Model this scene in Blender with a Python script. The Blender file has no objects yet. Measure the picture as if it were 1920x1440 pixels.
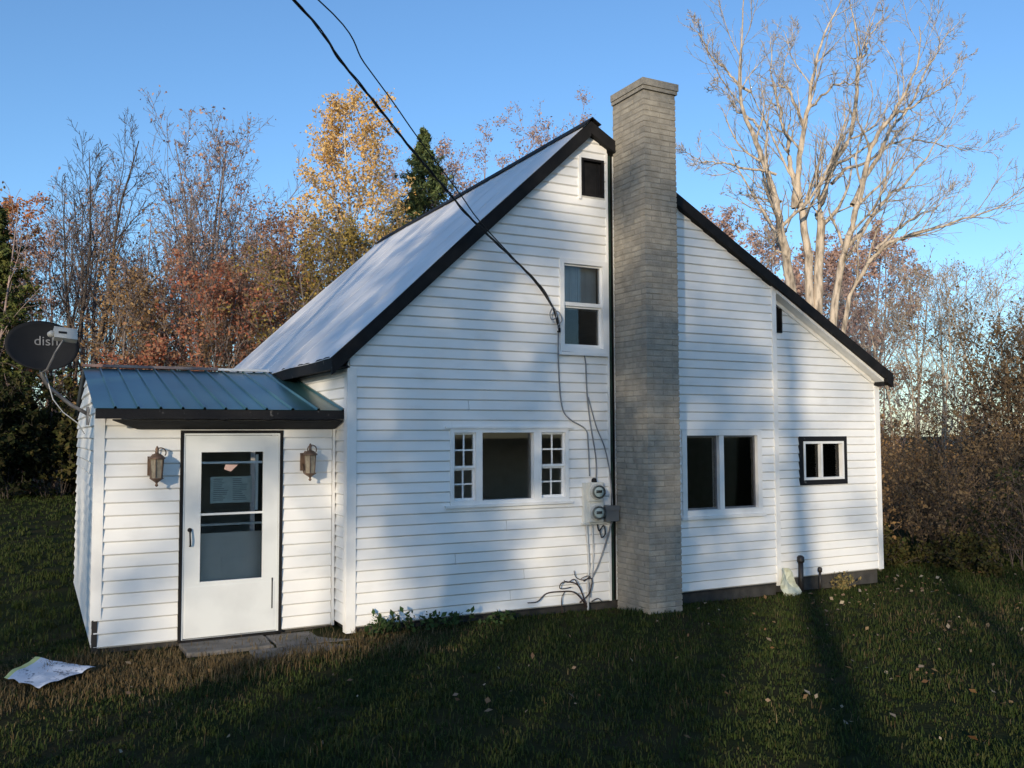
import bpy, bmesh, math, random
import numpy as np
from mathutils import Vector, Matrix, noise as mnoise

scene = bpy.context.scene
COL = scene.collection
rnd = random.Random(7)

# ------------------------------------------------------------------ camera
cam_data = bpy.data.cameras.new('camera')
cam = bpy.data.objects.new('camera', cam_data)
COL.objects.link(cam)
YAW, PITCH, ROLL = math.radians(27.821), math.radians(3.25), math.radians(-0.221)
fw = Vector((math.sin(YAW)*math.cos(PITCH), math.cos(YAW)*math.cos(PITCH), math.sin(PITCH)))
rt = Vector((math.cos(YAW), -math.sin(YAW), 0))
upv = rt.cross(fw)
rt2 = rt*math.cos(ROLL) + upv*math.sin(ROLL)
up2 = -rt*math.sin(ROLL) + upv*math.cos(ROLL)
CAM = Vector((-2.944, -9.298, 1.899))
m3 = Matrix((rt2, up2, -fw)).transposed()
cam.matrix_world = Matrix.Translation(CAM) @ m3.to_4x4()
cam_data.sensor_width = 36
cam_data.lens = 1689.3/1920*36
cam_data.clip_end = 2000
scene.camera = cam

# ------------------------------------------------------------------ sky and sun
SUN_AZ, SUN_EL = math.radians(44), math.radians(11)      # light travels towards +x +y
world = bpy.data.worlds.new('World')
scene.world = world
world.use_nodes = True
wn = world.node_tree
sky = wn.nodes.new('ShaderNodeTexSky')
sky.sky_type = 'NISHITA'
sky.sun_disc = False
sky.sun_elevation = SUN_EL
sky.sun_rotation = math.pi + SUN_AZ
sky.air_density = 1.0
sky.dust_density = 0.35
sky.ozone_density = 4.1
wn.links.new(sky.outputs[0], wn.nodes['Background'].inputs[0])
wn.nodes['Background'].inputs[1].default_value = 0.15

sun_data = bpy.data.lights.new('sun', 'SUN')
sun_data.energy = 2.65
sun_data.angle = math.radians(0.7)
sun_data.color = (1.0, 0.83, 0.60)
sun = bpy.data.objects.new('sun', sun_data)
COL.objects.link(sun)
sdir = Vector((math.sin(SUN_AZ)*math.cos(SUN_EL), math.cos(SUN_AZ)*math.cos(SUN_EL), -math.sin(SUN_EL)))
sun.rotation_euler = sdir.to_track_quat('-Z', 'Y').to_euler()
sun.location = (-30, -30, 12)

scene.view_settings.view_transform = 'Standard'
scene.view_settings.look = 'None'
scene.view_settings.gamma = 1.0
scene.view_settings.exposure = 0.68
scene.render.engine = 'CYCLES'
scene.cycles.max_bounces = 6
scene.cycles.transparent_max_bounces = 12
scene.cycles.use_denoising = True

# ------------------------------------------------------------------ materials
def lin(h):
    return tuple(((c/255)/12.92 if c/255 < .04045 else ((c/255+.055)/1.055)**2.4) for c in h)

def mat(name, c1, c2=None, rough=.6, scale=6, metallic=0, bump=0, bump_scale=40, spec=.5, detail=6, stretch=None, lo=.35, hi=.65):
    m = bpy.data.materials.new(name)
    m.use_nodes = True
    nt = m.node_tree
    b = nt.nodes['Principled BSDF']
    b.inputs['Roughness'].default_value = rough
    b.inputs['Metallic'].default_value = metallic
    b.inputs['Specular IOR Level'].default_value = spec
    c2 = c2 or c1
    tc = nt.nodes.new('ShaderNodeTexCoord')
    vec = tc.outputs['Object']
    if stretch:
        mp = nt.nodes.new('ShaderNodeMapping')
        mp.inputs['Scale'].default_value = stretch
        nt.links.new(vec, mp.inputs[0]); vec = mp.outputs[0]
    nz = nt.nodes.new('ShaderNodeTexNoise')
    nz.inputs['Scale'].default_value = scale
    nz.inputs['Detail'].default_value = detail
    nt.links.new(vec, nz.inputs['Vector'])
    cr = nt.nodes.new('ShaderNodeValToRGB')
    cr.color_ramp.elements[0].position = lo
    cr.color_ramp.elements[1].position = hi
    cr.color_ramp.elements[0].color = (*c1, 1)
    cr.color_ramp.elements[1].color = (*c2, 1)
    nt.links.new(nz.outputs[0], cr.inputs[0])
    nt.links.new(cr.outputs[0], b.inputs['Base Color'])
    if bump:
        nb = nt.nodes.new('ShaderNodeTexNoise')
        nb.inputs['Scale'].default_value = bump_scale
        nb.inputs['Detail'].default_value = 4
        nt.links.new(vec, nb.inputs['Vector'])
        bp = nt.nodes.new('ShaderNodeBump')
        bp.inputs['Strength'].default_value = bump
        bp.inputs['Distance'].default_value = .02
        nt.links.new(nb.outputs[0], bp.inputs['Height'])
        nt.links.new(bp.outputs[0], b.inputs['Normal'])
    return m

def island_mat(name, cols, rough=.8, trans=0.0, spec=.08):
    """colour varies from piece to piece of one mesh (blade, leaf)"""
    m = bpy.data.materials.new(name)
    m.use_nodes = True
    nt = m.node_tree
    b = nt.nodes['Principled BSDF']
    b.inputs['Roughness'].default_value = rough
    b.inputs['Specular IOR Level'].default_value = spec
    g = nt.nodes.new('ShaderNodeNewGeometry')
    cr = nt.nodes.new('ShaderNodeValToRGB')
    e = cr.color_ramp.elements
    while len(e) < len(cols):
        e.new(.5)
    for i, c in enumerate(cols):
        e[i].position = i/(len(cols)-1)
        e[i].color = (*c, 1)
    nt.links.new(g.outputs['Random Per Island'], cr.inputs[0])
    nt.links.new(cr.outputs[0], b.inputs['Base Color'])
    if trans:
        t = nt.nodes.new('ShaderNodeBsdfTranslucent')
        nt.links.new(cr.outputs[0], t.inputs[0])
        mx = nt.nodes.new('ShaderNodeMixShader')
        mx.inputs[0].default_value = trans
        nt.links.new(b.outputs[0], mx.inputs[1])
        nt.links.new(t.outputs[0], mx.inputs[2])
        nt.links.new(mx.outputs[0], nt.nodes['Material Output'].inputs[0])
    return m

def glass_mat(name, tint=(1, 1, 1), strength=1.0):
    m = bpy.data.materials.new(name)
    m.use_nodes = True
    nt = m.node_tree
    nt.nodes.remove(nt.nodes['Principled BSDF'])
    tr = nt.nodes.new('ShaderNodeBsdfTransparent'); tr.inputs[0].default_value = (*tint, 1)
    gl = nt.nodes.new('ShaderNodeBsdfGlossy'); gl.inputs['Roughness'].default_value = .02
    fr = nt.nodes.new('ShaderNodeFresnel'); fr.inputs[0].default_value = 1.5
    mx = nt.nodes.new('ShaderNodeMixShader')
    nt.links.new(fr.outputs[0], mx.inputs[0])
    nt.links.new(tr.outputs[0], mx.inputs[1])
    nt.links.new(gl.outputs[0], mx.inputs[2])
    nt.links.new(mx.outputs[0], nt.nodes['Material Output'].inputs[0])
    return m

M = {}
def siding_mat():
    m = mat('vinyl_siding', (.82, .82, .81), (.71, .71, .695), rough=.42, scale=1.3, lo=.45, hi=.85, bump=.12, bump_scale=3.0)
    nt = m.node_tree
    b = nt.nodes['Principled BSDF']
    src = b.inputs['Base Color'].links[0].from_socket
    # thin weather streaks and specks of dirt
    tc = nt.nodes['Texture Coordinate']
    mp = nt.nodes.new('ShaderNodeMapping'); mp.inputs['Scale'].default_value = (1.2, 1.2, 3.5)
    nt.links.new(tc.outputs['Object'], mp.inputs[0])
    n2 = nt.nodes.new('ShaderNodeTexNoise'); n2.inputs['Scale'].default_value = 2.4; n2.inputs['Detail'].default_value = 8
    nt.links.new(mp.outputs[0], n2.inputs['Vector'])
    r2 = nt.nodes.new('ShaderNodeValToRGB')
    r2.color_ramp.elements[0].position = .56; r2.color_ramp.elements[0].color = (1, 1, 1, 1)
    r2.color_ramp.elements[1].position = .95; r2.color_ramp.elements[1].color = (.84, .83, .81, 1)
    nt.links.new(n2.outputs[0], r2.inputs[0])
    mx = nt.nodes.new('ShaderNodeMixRGB'); mx.blend_type = 'MULTIPLY'; mx.inputs[0].default_value = 1
    nt.links.new(src, mx.inputs[1]); nt.links.new(r2.outputs[0], mx.inputs[2])
    nt.links.new(mx.outputs[0], b.inputs['Base Color'])
    return m
M['siding'] = siding_mat()
M['trim'] = mat('white_trim', (.83, .83, .82), (.70, .69, .67), rough=.45, scale=4, lo=.45, hi=.85, bump=.05)
M['door_white'] = mat('door_paint', (.71, .735, .74), (.60, .62, .63), rough=.4, scale=3, lo=.45, hi=.85)
M['inner'] = mat('inner_door_paint', (.66, .62, .55), (.56, .53, .47), rough=.6, scale=3)
M['black'] = mat('black_trim', (.009, .009, .010), (.016, .015, .016), rough=.75, scale=8, bump=.1, spec=.2)
M['charred'] = mat('peeling_black_trim', (.012, .012, .014), (.13, .125, .12), rough=.75, scale=16, lo=.66, hi=.74, bump=.2, spec=.25)
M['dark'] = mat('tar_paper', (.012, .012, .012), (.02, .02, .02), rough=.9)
M['green_wood'] = mat('green_painted_board', (.014, .045, .03), (.010, .018, .014), rough=.6, scale=9)
M['foundation'] = mat('foundation_stone', (.030, .029, .028), (.055, .052, .048), rough=.9, scale=7, bump=.5, bump_scale=18)
M['roof'] = mat('pale_metal_roof', (.76, .75, .75), (.63, .62, .62), rough=.45, scale=1.2, metallic=.15, stretch=(1, 1.2, .4), bump=.05, bump_scale=5)
M['green_roof'] = mat('blue_green_metal_roof', (.022, .072, .075), (.038, .10, .105), rough=.3, scale=1.5, bump=.03, spec=.6)
M['ridge_pink'] = mat('faded_ridge_flashing', (.22, .13, .12), (.34, .28, .25), rough=.7, scale=4)
M['glass'] = glass_mat('window_glass')
M['reflection_sheet'] = mat('grey_reflection', (.40, .41, .39), (.30, .31, .30), rough=.9, scale=3)
M['paper'] = mat('notice_paper', (.55, .62, .57), (.48, .55, .5), rough=.8, scale=20)
M['ink'] = mat('grey_ink', (.16, .19, .18), (.22, .24, .23), rough=.8)
M['pinkpaper'] = mat('pink_paper_scrap', (.55, .34, .28), (.62, .42, .36), rough=.8)
M['bronze'] = mat('weathered_bronze', (.20, .125, .085), (.11, .075, .055), rough=.55, scale=14, metallic=.25, bump=.1)
M['lampglass'] = mat('frosted_lamp_glass', (.34, .30, .23), (.24, .20, .15), rough=.25, scale=25)
M['bulb'] = mat('bulb_glass', (.72, .68, .6), rough=.2)
M['dish'] = mat('dish_charcoal', (.010, .011, .013), (.014, .015, .017), rough=.7, scale=5, spec=.2)
M['grey_plastic'] = mat('pale_grey_plastic', (.50, .50, .47), (.42, .42, .40), rough=.5)
M['letter'] = mat('faded_lettering', (.22, .225, .23), (.16, .165, .17), rough=.7)
M['galv'] = mat('galvanised_steel', (.20, .20, .21), (.13, .13, .14), rough=.5, metallic=.5, scale=12)
M['meter_board'] = mat('meter_board_paint', (.68, .68, .64), (.55, .55, .51), rough=.6, scale=5)
M['grey_box'] = mat('grey_utility_box', (.13, .135, .14), (.17, .17, .17), rough=.5, scale=5)
M['cable_black'] = mat('black_cable', (.012, .012, .013), rough=.5)
M['cable_grey'] = mat('grey_cable', (.24, .25, .27), (.17, .18, .2), rough=.6, scale=15)
M['cable_pale'] = mat('pale_conduit', (.52, .53, .54), (.42, .43, .44), rough=.6, scale=10)
M['vine'] = mat('dead_vine_bark', (.025, .015, .013), (.05, .03, .024), rough=.9, scale=20)
M['pipe'] = mat('black_pipe', (.02, .017, .015), (.04, .03, .025), rough=.5)
M['foam'] = mat('pale_flashing', (.55, .58, .48), (.40, .42, .33), rough=.7, scale=6)
M['concrete'] = mat('weathered_concrete', (.16, .15, .14), (.085, .08, .072), rough=.9, scale=5, bump=.4, bump_scale=25)
M['brick'] = island_mat('unused', [(.3, .27, .23), (.3, .27, .23)])
M['mortar'] = mat('grey_mortar', (.29, .27, .235), (.21, .195, .17), rough=.95, scale=14, bump=.4, bump_scale=50)
M['pole'] = mat('old_pole_wood', (.12, .09, .07), (.08, .06, .05), rough=.9, scale=6, stretch=(6, 6, .6))
def brick_mat():
    m = mat('buff_brick', (.36, .335, .29), (.265, .245, .21), rough=.9, scale=9, bump=.5, bump_scale=60)
    nt = m.node_tree
    b = nt.nodes['Principled BSDF']
    src = b.inputs['Base Color'].links[0].from_socket
    oi = nt.nodes.new('ShaderNodeObjectInfo')
    g = nt.nodes.new('ShaderNodeNewGeometry')
    ad = nt.nodes.new('ShaderNodeMath'); ad.operation = 'ADD'
    nt.links.new(oi.outputs['Random'], ad.inputs[0]); nt.links.new(g.outputs['Random Per Island'], ad.inputs[1])
    fr = nt.nodes.new('ShaderNodeMath'); fr.operation = 'FRACT'
    nt.links.new(ad.outputs[0], fr.inputs[0])
    cr = nt.nodes.new('ShaderNodeValToRGB')
    cr.color_ramp.elements[0].color = (.84, .84, .84, 1); cr.color_ramp.elements[1].color = (1.06, 1.04, 1.0, 1)
    nt.links.new(fr.outputs[0], cr.inputs[0])
    mx = nt.nodes.new('ShaderNodeMixRGB'); mx.blend_type = 'MULTIPLY'; mx.inputs[0].default_value = 1
    nt.links.new(src, mx.inputs[1]); nt.links.new(cr.outputs[0], mx.inputs[2])
    nt.links.new(mx.outputs[0], b.inputs['Base Color'])
    return m
M['brick'] = brick_mat()

# ------------------------------------------------------------------ mesh helpers
def link(o, parent=None):
    COL.objects.link(o)
    if parent:
        o.parent = parent
    return o

def empty(name, loc=(0, 0, 0)):
    o = bpy.data.objects.new(name, None)
    o.location = loc
    o.empty_display_size = .2
    return link(o)

def tag(o, label=None, cat=None, group=None, kind=None):
    if label: o['label'] = label
    if cat: o['category'] = cat
    if group: o['group'] = group
    if kind: o['kind'] = kind
    return o

class Frame:
    """a wall's own axes: u along it, z up, d out of it"""
    def __init__(s, o, u, n):
        s.o, s.u, s.n = Vector(o), Vector(u), Vector(n)
    def p(s, u, z, d):
        return s.o + s.u*u + s.n*d + Vector((0, 0, z))
WORLD = Frame((0, 0, 0), (1, 0, 0), (0, -1, 0))

class MB:
    def __init__(s, frame=WORLD):
        s.f = frame; s.v = []; s.fc = []
    def hexa(s, pts):
        n = len(s.v); s.v += [tuple(p) for p in pts]
        for q in ((0, 3, 2, 1), (4, 5, 6, 7), (0, 1, 5, 4), (1, 2, 6, 5), (2, 3, 7, 6), (3, 0, 4, 7)):
            s.fc.append(tuple(n+i for i in q))
        return s
    def box(s, u0, u1, z0, z1, d0, d1):
        P = s.f.p
        return s.hexa([P(u0, z0, d0), P(u1, z0, d0), P(u1, z0, d1), P(u0, z0, d1), P(u0, z1, d0), P(u1, z1, d0), P(u1, z1, d1), P(u0, z1, d1)])
    def board(s, prof, ends, step=.7):
        """lapped board, gently bowed along its length"""
        k = len(prof); n0 = len(s.v)
        L = max(ends(z)[1]-ends(z)[0] for z, d in prof)
        ns = max(1, int(round(L/step)))
        for i in range(ns+1):
            for z, d in prof:
                a, c = ends(z); u = a+(c-a)*i/ns
                q = s.f.p(u, z, 0)
                wz = .007*mnoise.noise(Vector((q.x*.45, q.y*.45, z*.35)))
                wd = .0035*mnoise.noise(Vector((q.x*1.1, q.y*1.1, z*3.1+5))) if d > 0 else 0
                s.v.append(tuple(s.f.p(u, z+wz, d+wd)))
        for i in range(ns):
            for j in range(k):
                j2 = (j+1) % k
                s.fc.append((n0+i*k+j, n0+i*k+j2, n0+(i+1)*k+j2, n0+(i+1)*k+j))
        s.fc.append(tuple(n0+j for j in range(k))[::-1]); s.fc.append(tuple(n0+ns*k+j for j in range(k)))
        return s
    def prism(s, prof, ends):
        """prof: list of (z,d); ends(z)->(u0,u1)"""
        n = len(s.v); k = len(prof)
        for z, d in prof: s.v.append(tuple(s.f.p(ends(z)[0], z, d)))
        for z, d in prof: s.v.append(tuple(s.f.p(ends(z)[1], z, d)))
        for i in range(k):
            j = (i+1) % k
            s.fc.append((n+i, n+j, n+k+j, n+k+i))
        s.fc.append(tuple(n+i for i in range(k))[::-1]); s.fc.append(tuple(n+k+i for i in range(k)))
        return s
    def tube(s, pts, r, sides=8, caps=True):
        pts = [Vector(p) for p in pts]; n0 = len(s.v); K = len(pts)
        rr = r if isinstance(r, (list, tuple)) else [r]*K
        ref = Vector((0.13, .31, .94)).normalized()
        for i, p in enumerate(pts):
            t = (pts[min(i+1, K-1)] - pts[max(i-1, 0)]).normalized()
            a = t.cross(ref)
            if a.length < .05: a = t.cross(Vector((1, 0, 0)))
            a.normalize(); b = t.cross(a)
            for k in range(sides):
                th = 2*math.pi*k/sides
                s.v.append(tuple(p + (a*math.cos(th) + b*math.sin(th))*rr[i]))
        for i in range(K-1):
            for k in range(sides):
                k2 = (k+1) % sides
                s.fc.append((n0+i*sides+k, n0+i*sides+k2, n0+(i+1)*sides+k2, n0+(i+1)*sides+k))
        if caps:
            s.fc.append(tuple(n0+k for k in range(sides))[::-1])
            s.fc.append(tuple(n0+(K-1)*sides+k for k in range(sides)))
        return s
    def lathe(s, c, prof, sides=16, axis=(0, 0, 1), squash=1.0):
        """prof: (radius, height along axis)"""
        c = Vector(c); ax = Vector(axis).normalized()
        a = ax.orthogonal().normalized(); b = ax.cross(a); n0 = len(s.v)
        for r, h in prof:
            for k in range(sides):
                th = 2*math.pi*(k+.5)/sides
                s.v.append(tuple(c + ax*h + (a*math.cos(th) + b*math.sin(th)*squash)*max(r, 1e-4)))
        for i in range(len(prof)-1):
            for k in range(sides):
                k2 = (k+1) % sides
                s.fc.append((n0+i*sides+k, n0+i*sides+k2, n0+(i+1)*sides+k2, n0+(i+1)*sides+k))
        s.fc.append(tuple(n0+k for k in range(sides))[::-1])
        s.fc.append(tuple(n0+(len(prof)-1)*sides+k for k in range(sides)))
        return s
    def build(s, name, material, parent=None, smooth=False, recalc=True):
        me = bpy.data.meshes.new(name)
        me.from_pydata(s.v, [], s.fc)
        if recalc:
            bm = bmesh.new(); bm.from_mesh(me)
            bmesh.ops.recalc_face_normals(bm, faces=bm.faces)
            bm.to_mesh(me); bm.free()
        if smooth:
            me.polygons.foreach_set('use_smooth', [True]*len(me.polygons))
        me.materials.append(M[material] if isinstance(material, str) else material)
        return link(bpy.data.objects.new(name, me), parent)

def fast_mesh(name, verts, faces, material, parent=None, smooth=False):
    """verts (n,3); faces list of int arrays (m,k)"""
    me = bpy.data.meshes.new(name)
    verts = np.asarray(verts, np.float32)
    me.vertices.add(len(verts)); me.vertices.foreach_set('co', verts.ravel())
    tot = np.concatenate([np.full(len(f), f.shape[1], np.int32) for f in faces])
    idx = np.concatenate([f.ravel() for f in faces]).astype(np.int32)
    me.loops.add(len(idx)); me.loops.foreach_set('vertex_index', idx)
    me.polygons.add(len(tot))
    st = np.zeros(len(tot), np.int32); st[1:] = np.cumsum(tot)[:-1]
    me.polygons.foreach_set('loop_start', st)
    me.polygons.foreach_set('loop_total', tot)
    if smooth:
        me.polygons.foreach_set('use_smooth', np.ones(len(tot), bool))
    me.update(calc_edges=True)
    me.materials.append(material)
    return link(bpy.data.objects.new(name, me), parent)

# ------------------------------------------------------------------ ground
def ground_z(x, y):
    z = -.185 - .018*min(max(x, 0), 7) - .012*max(0, min(-x, 3))
    if y < 0: z -= .010*min(-y, 8)
    z += .035*mnoise.noise(Vector((x*.35, y*.35, 0))) + .012*mnoise.noise(Vector((x*1.4, y*1.4, 3)))
    z += .09*math.exp(-((x-3.6)/1.1)**2 - ((y+.7)/.7)**2)
    r = math.hypot(x-2, y)
    if r > 20: z += .25*mnoise.noise(Vector((x*.05, y*.05, 7)))*min(1, (r-20)/15)
    return z
def build_ground():
    def axis(a, b, fine0, fine1, step):
        pts = list(np.arange(fine0, fine1, step))
        s = step; p = fine1
        while p < b:
            pts.append(p); s *= 1.25; p += s
        pts.append(b); s = step; p = fine0 - step; l = []
        while p > a:
            l.append(p); s *= 1.25; p -= s
        l.append(a)
        return l[::-1] + pts
    xs = axis(-600, 600, -9, 14, .3); ys = axis(-600, 600, -11, 10, .3)
    v = [(x, y, ground_z(x, y)) for y in ys for x in xs]
    nx = len(xs)
    f = np.array([(j*nx+i, j*nx+i+1, (j+1)*nx+i+1, (j+1)*nx+i) for j in range(len(ys)-1) for i in range(nx-1)])
    m = mat('lawn_soil', (.019, .027, .010), (.040, .035, .017), rough=1, spec=.03, scale=1.1, bump=.6, bump_scale=22, detail=8)
    o = fast_mesh('ground', v, [f], m, smooth=True)
    tag(o, kind='structure')
build_ground()

# ------------------------------------------------------------------ house
house = empty('house', (3, 3, -.2))
tag(house, 'white clapboard farmhouse with steep pale metal roof and small enclosed porch', 'house')
def hp(o):
    """parent keeping world place"""
    o.parent = house
    o.matrix_parent_inverse = Matrix.Translation((-3, -3, .2))
    return o

FG = Frame((0, 0, 0), (1, 0, 0), (0, -1, 0))
FL = Frame((0, .14, 0), (1, 0, 0), (0, -1, 0))
FP = Frame((0, .45, 0), (1, 0, 0), (0, -1, 0))
FS = Frame((0, 0, 0), (0, 1, 0), (-1, 0, 0))
FPL = Frame((-2.41, 0, 0), (0, 1, 0), (-1, 0, 0))
FR = Frame((8.25, 0, 0), (0, 1, 0), (1, 0, 0))
FB = Frame((0, 7.5, 0), (1, 0, 0), (0, 1, 0))

AX, AZ = 3.03, 5.78                     # roof apex (top of metal)
LSL, RSL = (5.78-2.73)/(3.03+.22), (5.78-2.80)/(8.33-3.03)
def roof_z(x):
    return AZ - (AX-x)*LSL if x < AX else AZ - (x-AX)*RSL
DROP = .16                               # top of siding under the roof line
def g_lo(z): return max(0.0, AX - (AZ-DROP-z)/LSL)
def g_hi(z): return AX + (AZ-DROP-z)/RSL

def siding(part, frame, z0, z1, h, lo, hi, holes, joints=True, back=.1):
    """lapped boards, each one an object; a backing sheet joined into the wall part itself"""
    seed = random.Random(hash((round(z0*100), round(h*1000), len(holes))) & 0xffff)
    bk = MB(frame)
    boards = []
    k = 0
    while z0 + k*h < z1 - .005:
        za = z0 + k*h; zb = min(za+h, z1); k += 1
        pieces = [(lo(za), lo(zb), hi(za), hi(zb), za, zb)]
        for (ua, ub, oa, ob) in holes:
            out = []
            for (l0, l1, r0, r1, pa, pb) in pieces:
                if ob <= pa+1e-4 or oa >= pb-1e-4 or ub <= min(l0, l1) or ua >= max(r0, r1):
                    out.append((l0, l1, r0, r1, pa, pb)); continue
                if ua > max(l0, l1): out.append((l0, l1, ua, ua, pa, pb))
                if ub < min(r0, r1): out.append((ub, ub, r0, r1, pa, pb))
                if oa > pa + .012: out.append((max(l0, ua), max(l0, ua), min(r0, ub), min(r0, ub), pa, oa))
                if ob < pb - .012: out.append((max(l0, ua), max(l0, ua), min(r0, ub), min(r0, ub), ob, pb))
            pieces = out
        fin = []
        for p in pieces:
            l0, l1, r0, r1, pa, pb = p
            if max(r0-l0, r1-l1) < .02: continue
            if joints and min(r0, r1) - max(l0, l1) > 3.2 and seed.random() < .45:
                c = seed.uniform(max(l0, l1)+.9, min(r0, r1)-.9)
                fin += [(l0, l1, c-.002, c-.002, pa, pb), (c+.002, c+.002, r0, r1, pa, pb)]
            else:
                fin.append(p)
        for (l0, l1, r0, r1, pa, pb) in fin:
            jt = seed.uniform(-.0018, .0018)
            out = .022 + seed.uniform(-.0025, .0025)
            def dd(z, za=za, zb=zb, out=out):
                return out + (.004-out)*max(0, (z-za-.017))/max(.01, (zb-za-.017))
            prof = [(pa, 0)]
            if abs(pa-za) < 1e-6:
                prof += [(pa, .002), (min(pa+.017, pb-.002), out)]
            else:
                prof += [(pa, dd(pa))]
            prof += [(pb, .004 if pb == zb else dd(pb)), (pb, 0)]
            def ends(z, l0=l0, l1=l1, r0=r0, r1=r1, pa=pa, pb=pb, jt=jt):
                t = (z-pa)/(pb-pa)
                return (l0+(l1-l0)*t + .0005, r0+(r1-r0)*t - .0005)
            boards.append(MB(frame).board(prof, ends))
            t0, t1 = ends(pa), ends(pb)
            P = frame.p
            e = 0.001
            bk.hexa([P(t0[0], pa, -back), P(t0[1], pa, -back), P(t0[1], pa, -e), P(t0[0], pa, -e),
                     P(t1[0], pb, -back), P(t1[1], pb, -back), P(t1[1], pb, -e), P(t1[0], pb, -e)])
    w = hp(bk.build(part, 'dark'))
    for b in boards:
        o = b.build('siding_board', 'siding')
        o.parent = w
        o.matrix_parent_inverse = Matrix.Identity(4)
    return w

def sub(o, parent):
    """o was built in world space; parent is a part built in world space"""
    o.parent = parent
    return o

ZB = -.12
big = (1.19, 2.69, 1.135, 1.965)
upw = (2.635, 3.29, 2.92, 4.02)
att = (2.93, 3.258, 4.848, 5.316)
rgt = (4.45, 5.755, .865, 1.93)
wall = siding('gable_wall', FG, ZB, 5.6, .115, g_lo, lambda z: min(6.075, g_hi(z)), [big, upw, att, rgt, (3.31, 3.40, -1, 6)])
sml = (6.65, 7.53, 1.205, 1.835)
slt = (6.19, 6.335, 3.33, 3.775)
lean = siding('lean_to_wall', FL, -.11, 4.1, .115, lambda z: 6.07, lambda z: min(8.25, g_hi(z)), [sml, slt])
side = siding('side_wall', FS, ZB, 2.72, .115, lambda z: .0, lambda z: 7.5 if z > 2.0 else .46, [])
siding('far_side_wall', FR, -.11, 2.68, .115, lambda z: .14, lambda z: 7.5, [])
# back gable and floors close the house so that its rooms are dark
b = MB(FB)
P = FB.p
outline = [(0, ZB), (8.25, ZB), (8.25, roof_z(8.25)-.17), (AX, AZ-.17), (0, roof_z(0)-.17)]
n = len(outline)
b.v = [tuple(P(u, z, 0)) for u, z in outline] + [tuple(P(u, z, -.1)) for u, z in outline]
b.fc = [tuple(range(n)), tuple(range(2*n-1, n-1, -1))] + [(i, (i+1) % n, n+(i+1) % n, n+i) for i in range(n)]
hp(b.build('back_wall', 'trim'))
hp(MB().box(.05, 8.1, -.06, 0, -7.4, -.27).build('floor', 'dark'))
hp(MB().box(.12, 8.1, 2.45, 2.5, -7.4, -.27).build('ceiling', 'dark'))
fb = MB()
fb.box(.04, 6.04, -.8, ZB, -7.46, -.03)
hp(fb.build('foundation', 'foundation'))
hp(MB().box(6.045, 8.21, -.8, -.11, -7.45, -.18).build('foundation', 'foundation'))
# corner trim
def trim(name, frame, *boxes, material='trim'):
    m = MB(frame)
    for bx in boxes: m.box(*bx)
    return hp(m.build(name, material))
m = MB(); m.box(-.028, .075, ZB-.05, 2.62, .0, .026); m.box(-.028, -.002, ZB-.05, 2.62, -.085, -.0005)
hp(m.build('corner_post', 'trim'))
m = MB(); m.box(6.02, 6.095, ZB-.04, 3.96, .0, .026); m.box(6.078, 6.095, ZB-.04, 3.96, -.139, -.0005)
hp(m.build('corner_post', 'trim'))
m = MB(); m.box(8.18, 8.278, -.11, 2.62, -.14, -.114); m.box(8.252, 8.278, -.11, 2.62, -.22, -.1405)
hp(m.build('corner_post', 'trim'))
trim('trim_strip', FG, (3.288, 3.318, ZB, 5.42, 0, .022))
trim('green_board', FG, (3.33, 3.362, ZB, 5.40, -.02, .010), material='green_wood')
trim('trim_strip', FG, (.0, .46, 0, 0.001, 0, .001))if False else None
# J channel where the porch meets the side wall
trim('trim_strip', FP, (-.05, -.022, -.16, 2.02, 0, .03))
# starter strip along the bottom of the gable siding
trim('starter_strip', FG, (.08, 3.30, ZB-.022, ZB-.001, -.02, .006), (3.40, 6.02, ZB-.022, ZB-.001, -.02, .006), material='dark')

# --- windows
def window(name, frame, rects):
    """rects: (part, material, u0,u1,z0,z1,d0,d1); first is the root part"""
    root = None
    for i, (part, ma, *r) in enumerate(rects):
        mb = MB(frame)
        if isinstance(r[0], (list, tuple)):
            for q in r[0]: mb.box(*q)
        else:
            mb.box(*r)
        if root is None:
            root = hp(mb.build(name, ma))
        else:
            sub(mb.build(part, ma), root)
    return root
def ring(u0, u1, z0, z1, w, d0, d1, wt=None, wb=None):
    wt = w if wt is None else wt; wb = w if wb is None else wb
    return [(u0, u0+w, z0, z1, d0, d1), (u1-w, u1, z0, z1, d0, d1), (u0+w, u1-w, z1-wt, z1, d0, d1), (u0+w, u1-w, z0, z0+wb, d0, d1)]

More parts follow.
